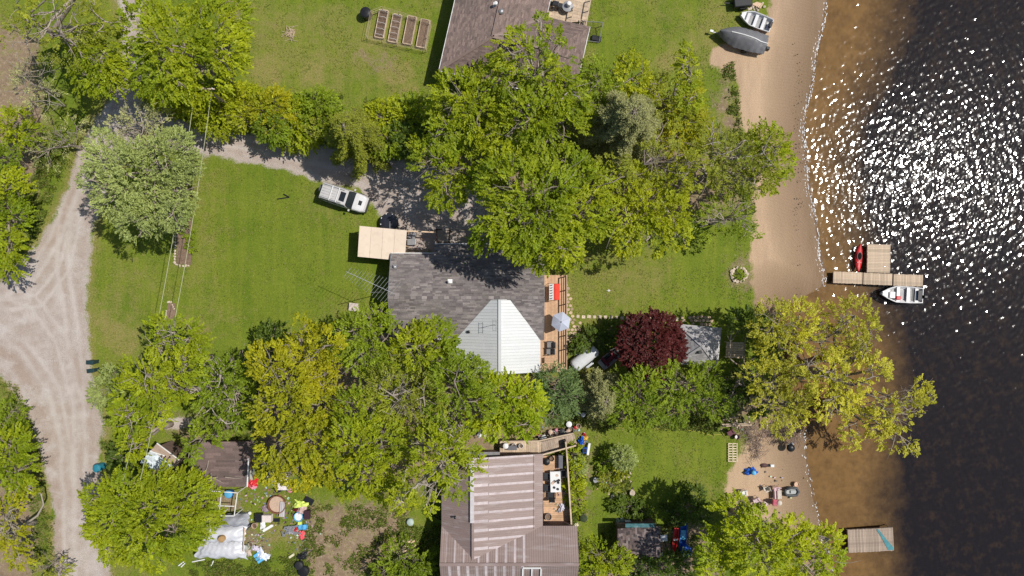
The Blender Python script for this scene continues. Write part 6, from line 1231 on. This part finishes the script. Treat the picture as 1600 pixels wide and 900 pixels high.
# things between the trees
for i, (x, y, m_, l) in enumerate([(753, 676, WHITEP, 'white crumpled sheet lying under the lime green maple'), (718, 670, M('pale_tan_cloth', (.6, .5, .42), .8), 'pale cloth bundle left of the white crumpled sheet'), (731, 668, WHITEP, 'small white bundle between the cloth bundle and the white sheet')]): heap(x, y, [.9, .5, .3][i], [1.0, .5, .4][i], .4, m_, l, seed=20+i)
o = thing('small_porch', 'grey porch roof sheet at the upper left corner of the long brown house', 'porch', W(750, 710)); MB().extr([W(732, 706, 2.4), W(781, 706, 2.4), W(781, 714, 2.4), W(732, 716, 2.4)][::-1], (0, 0, 1), .05).build('roof_sheet', GREYM, o, world=True)
for x in (734, 779): p = W(x, 710, 1.2); MB().box(p.x, p.y, 1.2, .08, .08, 2.35).build('post', WOODG, o, world=True)
# ramp-side clutter: pots and toys along the ramp
cols = [('white', WHITEP), ('red', RED), ('tan', TAN), ('pink', PINK), ('dark', DARK), ('grey', GREYM), ('cream', CREAM), ('blue', BLUE)]
GP = 'pots and jars lined up above the ramp'
spots = [(838, 678, 'red'), (845, 682, 'grey'), (850, 684, 'white'), (856, 683, 'cream'), (860, 675, 'tan'), (864, 678, 'white'), (869, 672, 'pink'), (873, 676, 'grey'), (878, 674, 'dark'), (884, 677, 'white'), (888, 674, 'tan'), (892, 672, 'grey'), (899, 668, 'red'), (904, 666, 'cream'), (889, 663, 'white'), (852, 679, 'dark'), (881, 679, 'grey'), (841, 676, 'pink')]
PL = ['red pot at the left end of the pot clutter above the ramp', 'grey pot second from the left above the ramp', 'white pot touching the ramp rail left of the middle', 'cream pot touching the ramp rail at the middle', 'tan pot in the middle of the clutter above the ramp', 'white jar just right of the tan pot above the ramp', 'pink pot right of the middle above the ramp', 'grey pot between the pink and the dark pot above the ramp', 'dark pot right of the middle above the ramp', 'white pot near the upper end of the ramp rail', 'tan pot right of the dark pot near the ramp foot', 'grey pot between the tan and the red pot near the ramp foot', 'red pot at the right end of the clutter above the ramp', 'cream pot farthest right beside the red pot', 'white pot standing alone above the row near the ramp foot', 'dark pot in the left half of the clutter above the ramp', 'grey pot touching the ramp rail below the dark pot', 'pink pot at the left end beside the red pot']
for i, (x, y, c_) in enumerate(spots):
    q = tub(x, y, .15+.06*(i % 3), .35+.1*(i % 2), dict(cols)[c_], PL[i], 'pot', name='pot', lid=(i % 2 == 0), inner=None if i % 2 == 0 else SOIL); q['group'] = GP
o = table(868, 753, 'white dining table cluttered with crockery on the lower deck', .95, 1.9, .75, WHITEP, .03, .63)
for k in range(9): MB().lathe(random.uniform(-.35, .35), random.uniform(-.8, .8), [(.09, .76), (.12, .80), (.10, .80), (.02, .785)], 10).build('dish', DARK if k % 3 else TAN, o)
for i, (x, y, l, rz) in enumerate([(853, 745, 'dark chair at the upper left of the white dining table', 1.5), (853, 763, 'dark chair at the lower left of the white dining table', 1.5), (862, 775, 'dark chair below the white dining table', 3.1), (878, 740, 'dark chair at the upper right of the white dining table', -1.5)]): deck_chair(x, y, l, rz+1.6, DARK, .63, 'dark chairs round the white dining table')
tub(854, 722, .3, .6, BLACK, 'black barbecue kettle at the top of the lower deck', 'barbecue', z=.63); tub(862, 717, .22, .4, DARK, 'dark pot beside the black barbecue kettle', 'pot', z=.63, lid=False, inner=SOIL, name='pot')
bottle_box(876, 722, .4, 1.2, .5, M('grey_slate', (.14, .14, .16), .7), 'grey bench box at the upper right corner of the lower deck', z=.63); heap(877, 790, .7, .8, .3, M('pale_lilac', (.6, .58, .66), .8), 'pale lilac towel on the lower deck', seed=31).location.z = .64
tub(857, 808, .3, .4, M('grey_pot', (.3, .28, .28), .7), 'grey round planter at the lower left of the lower deck', 'planter', z=.63, lid=False, inner=SOIL, name='planter')
bottle_box(800, 700, .9, .4, .4, M('grey_slate', (.14, .14, .16), .7), 'grey chest on the ramp landing', z=.93); tub(790, 697, .25, .5, WHITEP, 'white tub on the ramp landing', 'tub', z=.93)
for x, l in ((803, 'white pot with a dark rim on the ramp landing, left of a pair'), (814, 'white pot with a dark rim on the ramp landing, right of a pair')): tub(x, 697, .2, .4, WHITEP, l, 'pot', z=.93, lid=False, inner=SOIL, name='pot')
heap(908, 689, .55, .9, .5, BLUE, 'blue folded parasol and toys at the foot of the ramp', seed=32); heap(914, 685, .5, .5, .3, M('orange_yellow', (.7, .45, .08), .7), 'orange and yellow toys at the foot of the ramp', seed=33); heap(913, 679, .35, .35, .3, RED, 'small red bag at the foot of the ramp', seed=34)
bottle_box(914, 704, .4, .5, .5, BLUE, 'dark blue crate with white edges below the ramp foot', lid=BLACK); o = thing('white_bench', 'narrow white bench leaning by the blue crate', 'bench', W(919, 700), -.15); MB().box(0, 0, .4, .2, 1.1, .05).build('seat', WHITEP, o); [MB().box(0, s*.4, .2, .18, .06, .38).build('leg', WHITEP, o) for s in (-1, 1)]
# lower right yard and beach
p = W(1145, 707, .15); o = thing('wooden_pallet', 'pale wooden pallet lying on the lower lawn near the beach', 'pallet', (p.x, p.y, 0))
for k in range(8): MB().box(0, (k-3.5)*.235, .13, .86, .10, .025).build('slat', WHITEP if 0 else M('pallet_wood', (.62, .52, .36), .8), o)
for x in (-.4, 0, .4): MB().box(x, 0, .155 if x else .154, .07, 1.76, .03).build('runner', M('pallet_wood', (.62, .52, .36), .8), o)
def seat_heap(px, py, label, mat): return chair(px, py, mat, label, random.uniform(0, 6))
chair(1142, 676, M('maroon_plastic', (.12, .03, .05), .5), 'maroon garden chair above the wooden pallet', .6, 1.1); tub(1152, 683, .22, .5, M('maroon_plastic', (.12, .03, .05), .5), 'maroon pot with a white rim above the wooden pallet', 'pot', lid=False, inner=WHITEP, name='pot')
o = thing('swing_frame', 'fallen white wooden rails at the top of the lower beach', 'rails', W(1148, 660))
for a, b in (((1128, 663), (1172, 662)), ((1128, 666), (1174, 664)), ((1151, 656), (1152, 671)), ((1129, 656), (1150, 652)), ((1170, 650), (1171, 664)), ((1197, 643), (1199, 669))): MB().bar(W(*a, .6), W(*b, .6), .10, .08).build('rail', WOODP, o, world=True)
for x, y in ((1130, 664), (1151, 664), (1172, 663)): p = W(x, y, .5); MB().box(p.x, p.y, .28, .08, .08, .56).build('leg', WOODP, o, world=True)
o = thing('brushwood', 'grey brushwood and twigs heaped along the top of the lower beach', 'brushwood', W(1190, 685)); m = MB()
for k in range(420):
    x, y = random.choice([(1165, 668), (1182, 690), (1180, 705), (1205, 675), (1230, 678), (1245, 683), (1195, 668), (1175, 680)]); p = W(x+random.gauss(0, 7), y+random.gauss(0, 8), random.random()*.3); a = random.uniform(0, 6.3); d = Vector((math.cos(a), math.sin(a), random.uniform(-.2, .2)))*random.uniform(.15, .55); m.tube([p-d+Vector((0, 0, .05)), p+d+Vector((0, 0, .05))], [.02, .008], 3, False)
m.build('twigs', M('grey_twig', (.27, .20, .17), .9, .4, 3), o, world=True, kind='stuff')
p = W(1236, 700, .7); o = thing('kettle_barbecue', 'black covered barbecue standing on the lower beach', 'barbecue', (p.x, p.y, 0), .3); MB().lathe(0, 0, [(.1, .35), (.34, .5), (.38, .62), (.34, .76), (.15, .86), (.02, .87)], 16).build('kettle', BLACK, o, smooth=True); MB().box(.1, .3, .6, .5, .25, .05).build('shelf', GREYM, o)
for k in range(3): a = 2.1*k; MB().tube([(.25*math.cos(a), .25*math.sin(a), 0), (.12*math.cos(a), .12*math.sin(a), .45)], .02, 5).build('leg', DARK, o)
heap(1174, 737, 1.1, .85, .6, BLUE, 'blue tarpaulin bundle on the lower beach', 'tarpaulin', 'tarpaulin', .3, 40)
tub(1178, 739, .2, .5, LBLUE, 'light blue bucket on the blue tarpaulin bundle', 'bucket', z=.2, name='bucket', inner=LBLUE)
o = thing('paddle_board_bag', 'dark brown oval sand toy with a thin neck on the lower beach', 'toy', W(1194, 727)); MB().lathe(*W(1194, 727).xy, [(.3, 0), (.33, .06), (.2, .12), (.01, .13)], 14, 1.1, .6).build('body', M('dark_brown_plastic', (.07, .03, .03), .5), o, world=True); MB().bar(W(1199, 727, .06), W(1204, 727, .06), .1, .08).build('neck', BLACK, o, world=True)
bottle_box(1207, 728, .35, .25, .25, WHITEP, 'small white and black cooler on the lower beach')
chair(1162, 771, WHITEP, 'white plastic chair at the edge of the lime green tree', .2, 1.1, 'plastic chairs on the lower beach')
chair(1197, 764, M('cream_chair', (.65, .58, .5), .6), 'cream plastic chair alone on the lower beach', -1.2, .8, 'plastic chairs on the lower beach')
chair(1182, 782, M('pink_white', (.62, .48, .5), .6), 'pinkish chair left of the striped lounger', .5, 1, 'plastic chairs on the lower beach'); chair(1194, 789, M('pink_white', (.62, .48, .5), .6), 'pinkish chair half under the lime green tree', .9, 1, 'plastic chairs on the lower beach')
chair(1213, 764, M('pale_pink', (.68, .45, .48), .6), 'small pale pink chair above the striped lounger', 0, .8, 'plastic chairs on the lower beach'); chair(1211, 785, M('rose_plastic', (.45, .1, .15), .6), 'rose red chair below the striped lounger', 1.5, 1, 'plastic chairs on the lower beach'); tub(1218, 786, .22, .45, M('cream_chair', (.65, .58, .5), .6), 'cream stool beside the rose red chair', 'stool', name='stool')
p = W(1215, 773, .4); o = thing('striped_lounger', 'cream and maroon striped lounger on the lower beach', 'lounger', (p.x, p.y, 0), .05)
for k in range(6): MB().box(-.33+k*.13, 0, .36, .11, .78, .06).build('slat', M('maroon_plastic', (.12, .03, .05), .5) if k in (0, 2) else M('cream_chair', (.65, .58, .5), .6), o)
for i in (-1, 1):
    for j in (-1, 1): MB().tube([(i*.33, j*.3, 0), (i*.33, j*.3, .34)], .025, 5).build('leg', WHITEP, o)
p = W(1238, 769, .3); o = thing('pedal_boat', 'dark grey inflatable dinghy on the lower beach near the water', 'dinghy', (p.x, p.y, 0), .03)
MB().tube([(-.55, .28, .2), (-.1, .36, .2), (.45, .32, .2), (.62, 0, .22), (.45, -.32, .2), (-.1, -.36, .2), (-.55, -.28, .2), (-.66, 0, .2), (-.55, .28, .2)], .13, 8).build('tube', M('dark_grey_rubber', (.06, .065, .07), .5), o, smooth=True); MB().box(0, 0, .14, 1.0, .6, .05).build('floor', M('pale_grey_rubber', (.40, .41, .40), .5), o); MB().box(.1, 0, .25, .5, .3, .08).build('seat', M('pale_grey_rubber', (.40, .41, .40), .5), o, bevel=.03)
tub(1245, 757, .22, .2, M('orange_tan', (.75, .45, .3), .6), 'small orange tan bucket beside the dinghy', 'bucket', name='bucket', lid=False, inner=TAN)
# under the trees at the bottom
p = W(1056, 845, .5); o = thing('red_canoe', 'short red canoe stored beside the blue boat under the trees', 'canoe', (p.x, p.y, 0), 1.45); m, _ = hull(2.2, .5, .3); m.build('hull', RED, o); MB().box(0, 0, .26, .15, .42, .04).build('seat', WHITEP, o)
p = W(1068, 842, .5); o = thing('blue_canoe', 'blue canoe stored beside the red one under the trees', 'canoe', (p.x, p.y, 0), 1.5); m, _ = hull(2.8, .62, .34); m.build('hull', BLUE, o); MB().box(0, 0, .3, .15, .5, .04).build('seat', LBLUE, o); MB().box(.3, 0, .3, .9, .45, .05).build('cover', LBLUE, o)
tub(1073, 862, .5, .8, BLUE, 'large blue barrel below the blue canoe', 'barrel', name='barrel')
table(1033, 868, 'broken white plastic table beside the dark roofed shed', .7, .5, .5, WHITEP, .2, slats=3); table(1036, 841, 'grey metal table under the trees beside the dark roofed shed', .8, .6, .6, ALU, .1)
o = thing('garden_gate', 'small grey wire gate lying against the lower right corner of the dark roofed shed', 'gate', W(1015, 878))
for a, b in (((1005, 878), (1023, 878)), ((1023, 863), (1023, 885)), ((1009, 885), (1023, 885)), ((1016, 862), (1016, 878)), ((1018, 863), (1019, 880))): MB().bar(W(*a, .6), W(*b, .6), .05, .05).build('gate_bar', GREYM, o, world=True)
heap(968, 815, .8, .7, .5, M('pale_green_cloth', (.40, .48, .38), .8, .4, 5), 'pale green and white cloth heap at the corner of the dark roofed shed', seed=44); bottle_box(981, 817, .5, .4, .5, WHITEP, 'white box above the dark roofed shed')
bottle_box(1250, 872, .5, .5, .5, LBLUE, 'light blue box seen through the lime green tree'); tub(912, 810, .35, .5, M('grey_wicker', (.2, .18, .14), .8, .4, 10), 'round wicker planter with dark plants at the right corner of the long brown house', 'planter', name='planter', inner=M('dark_plant', (.05, .07, .03), .9, .5, 9, .08))
heap(900, 820, .5, .4, .3, M('cream_plastic', (.65, .6, .42), .6), 'cream bag beside the wicker planter', seed=45)
tub(903, 645, .2, .3, GREYM, 'small grey pot under the pale olive pine', 'pot', name='pot'); tub(911, 648, .22, .3, WHITEP, 'small white pot under the pale olive pine', 'pot', name='pot')
o = thing('grass_sprinkler', 'tiny white sprinkler on the lawn above the stepping stones', 'sprinkler', W(951, 454)); MB().lathe(*W(951, 454).xy, [(.1, 0), (.1, .06), (.03, .1), (.03, .2)], 8).build('base', WHITEP, o, world=True); MB().bar(W(948, 454, .18), W(954, 454, .18), .03, .03).build('arm', WHITEP, o, world=True)
# shore stones
o = thing('shore_stones', 'pale rocks on the lawn edge beside the covered boat', 'rocks', W(1173, 14))
for k in range(26): p = W(1165+random.gauss(8, 8), 12+random.gauss(0, 3.5)); stone(o, p.x, p.y, random.uniform(.15, .35), .6)
# weeds and leaf litter
def weeds():
    rs = np.random.default_rng(77); Vs = []; Cs = []
    regs = [([(20, 590), (45, 640), (66, 720), (82, 820), (84, 900), (60, 900), (40, 700), (0, 600)], 900), ([(60, 190), (110, 230), (60, 370), (30, 400), (40, 300), (70, 230)], 900), ([(240, 140), (520, 150), (640, 160), (640, 240), (500, 215), (250, 180)], 1500), ([(640, 790), (690, 800), (690, 900), (600, 900)], 500), ([(890, 700), (915, 700), (912, 830), (895, 830)], 500), ([(930, 725), (985, 735), (985, 775), (935, 775)], 350), ([(470, 790), (640, 790), (640, 900), (470, 900)], 700), ([(330, 680), (400, 680), (380, 700), (340, 700)], 200), ([(1145, 90), (1160, 210), (1180, 330), (1160, 340), (1140, 210), (1130, 110)], 700), ([(850, 640), (1130, 650), (1120, 672), (850, 665)], 900), ([(920, 800), (1100, 780), (1100, 900), (910, 900)], 700), ([(160, 690), (230, 690), (220, 740), (165, 720)], 300), ([(380, 870), (470, 870), (470, 900), (300, 900), (300, 880)], 400)]
    for poly, n in regs:
        xs = [q[0] for q in poly]; ys = [q[1] for q in poly]; X = rs.uniform(min(xs), max(xs), n*2); Y = rs.uniform(min(ys), max(ys), n*2); k = (sdf(X, Y, poly) > 0) & (vnoise(X, Y, 14, 6) > .4); X = X[k]; Y = Y[k]
        m = len(X); nl = 9; c = np.stack([(X-800)*S, (450-Y)*S, np.full(m, .05)], 1); c = np.repeat(c, nl, 0)+rs.normal(size=(m*nl, 3))*[.12, .12, .05]; c[:, 2] = np.abs(c[:, 2])+.03
        d = norm(rs.normal(size=(m*nl, 3))); nn = norm(rs.normal(size=(m*nl, 3))*.5+[0, 0, 1]); w_ = norm(np.cross(d, nn)); s = rs.uniform(.05, .13, (m*nl, 1))
        Vs.append(np.stack([c-d*s, c+w_*s*.5, c+d*s, c-w_*s*.5], 1).reshape(-1, 3)); col = np.array([.16, .22, .03])*rs.uniform(.5, 1.3, (m, 1))*np.where(rs.random((m, 1)) < .25, [1.5, 1.1, 2], [1, 1, 1]); Cs.append(np.repeat(np.repeat(col, nl, 0), 4, 0))
    V = np.concatenate(Vs); V[:, 2] = np.maximum(V[:, 2], .01); tag(npmesh('weeds', V, np.arange(len(V)).reshape(-1, 4), LEAF, None, {'Col': np.concatenate(Cs)}), 'low weeds and tall grass along the verges and hedges', kind='stuff')
weeds()

def tufts():
    rs = np.random.default_rng(99); n = 220000; X = rs.uniform(-10, 1250, n); Y = rs.uniform(-10, 910, n)
    k = (vnoise(X, Y, 9, 3)*.5+vnoise(X, Y, 30, 8)*.5 > .46); X = X[k]; Y = Y[k]
    for poly, m in [(ROADP[0], -3), (DRIVE, -3), (BEACH, -3), (BEACH2, -3), (LAKE, -6), (PATH, 0)]: k = sdf(X, Y, poly) < m; X = X[k]; Y = Y[k]
    for poly in DIRT: k = (sdf(X, Y, poly) < 2) | (rs.random(len(X)) < .12); X = X[k]; Y = Y[k]
    m = len(X); c = np.stack([(X-800)*S, (450-Y)*S, rs.uniform(.015, .05, m)], 1); d = rs.normal(size=(m, 3)); d[:, 2] = np.abs(d[:, 2])*.35; d = norm(d); nn = norm(rs.normal(size=(m, 3))*.35+[0, 0, 1]); w_ = norm(np.cross(d, nn)); s = rs.uniform(.03, .085, (m, 1))
    V = np.stack([c-d*s, c+w_*s*.4, c+d*s, c-w_*s*.4], 1).reshape(-1, 3); V[:, 2] = np.maximum(V[:, 2], .012)
    t = rs.random((m, 1))*.5+vnoise(X, Y, 45, 12)[:, None]*.5; col = (np.array([.13, .19, .018])*(1-t)+np.array([.30, .32, .05])*t)*rs.uniform(.6, 1.25, (m, 1)); dry = rs.random((m, 1)) < .06; col = np.where(dry, np.array([.38, .33, .16]), col)
    tag(npmesh('grass', V, np.arange(len(V)).reshape(-1, 4), LEAF, None, {'Col': np.repeat(col, 4, 0)}), 'mown grass tufts over the lawns', kind='stuff')
tufts()
def litter():
    m = MB(); pal = [(.6, .6, .6), (.5, .42, .32), (.2, .15, .1), (.35, .33, .33), (.35, .16, .12), (.16, .2, .28), (.05, .05, .05), (.45, .41, .35), (.3, .25, .18), (.22, .18, .13)]
    for x, y, sx, sy, n in ((425, 790, 38, 42, 210), (395, 845, 16, 20, 90), (470, 830, 20, 34, 90), (870, 676, 26, 6, 70), (912, 690, 7, 14, 40), (866, 760, 12, 35, 60), (955, 750, 22, 20, 60), (1210, 760, 30, 28, 30), (1040, 850, 25, 20, 60), (1150, 664, 20, 8, 40), (650, 380, 12, 10, 25), (1248, 250, 6, 170, 90), (640, 850, 12, 25, 40)):
        for k in range(n):
            p = W(x+random.gauss(0, sx*.6), y+random.gauss(0, sy*.6)); m.col = tuple(c*random.uniform(.6, 1.2) for c in (random.choice(pal) if x != 1248 else (.12, .09, .06))); s = random.uniform(.05, .2)*(.5 if x == 1248 else 1); m.box(p.x, p.y, (.68 if x == 866 else .04), s, s*random.uniform(.3, 1), random.uniform(.03, .1), random.uniform(0, 3), M=Matrix.Rotation(random.uniform(0, 3), 3, 'Z') @ Matrix.Rotation(random.uniform(-.5, .5), 3, 'X'))
    tag(m.build('litter', PAINTC), 'small scraps and bits strewn about the yards', kind='stuff')
litter()

def roof_leaves():
    m = MB()
    for k in range(420):
        x = random.uniform(xL+.2, -2) if random.random() < .6 else random.uniform(-6.5, 2.5); y = (yS+abs(random.gauss(0, .9))) if x < -5.2 and random.random() < .5 else yN2-.4-abs(random.gauss(0, 1.5))
        if x < xS and y > yN1-.2: continue
        if -5.2 < x < 2.6 and y < -1: continue
        m.col = tuple(c*random.uniform(.5, 1.2) for c in random.choice([(.25, .2, .06), (.12, .08, .04), (.2, .24, .04), (.35, .3, .2)])); s = random.uniform(.03, .09); m.box(x, y, zz(y)+.05, s, s*.6, .01, M=Matrix.Rotation(random.uniform(0, 6), 3, 'Z') @ Matrix.Rotation(.35*(1 if y < yR else -1), 3, 'X'))
    m.build('leaf_litter', PAINTC, HX, world=True, kind='stuff')
roof_leaves()
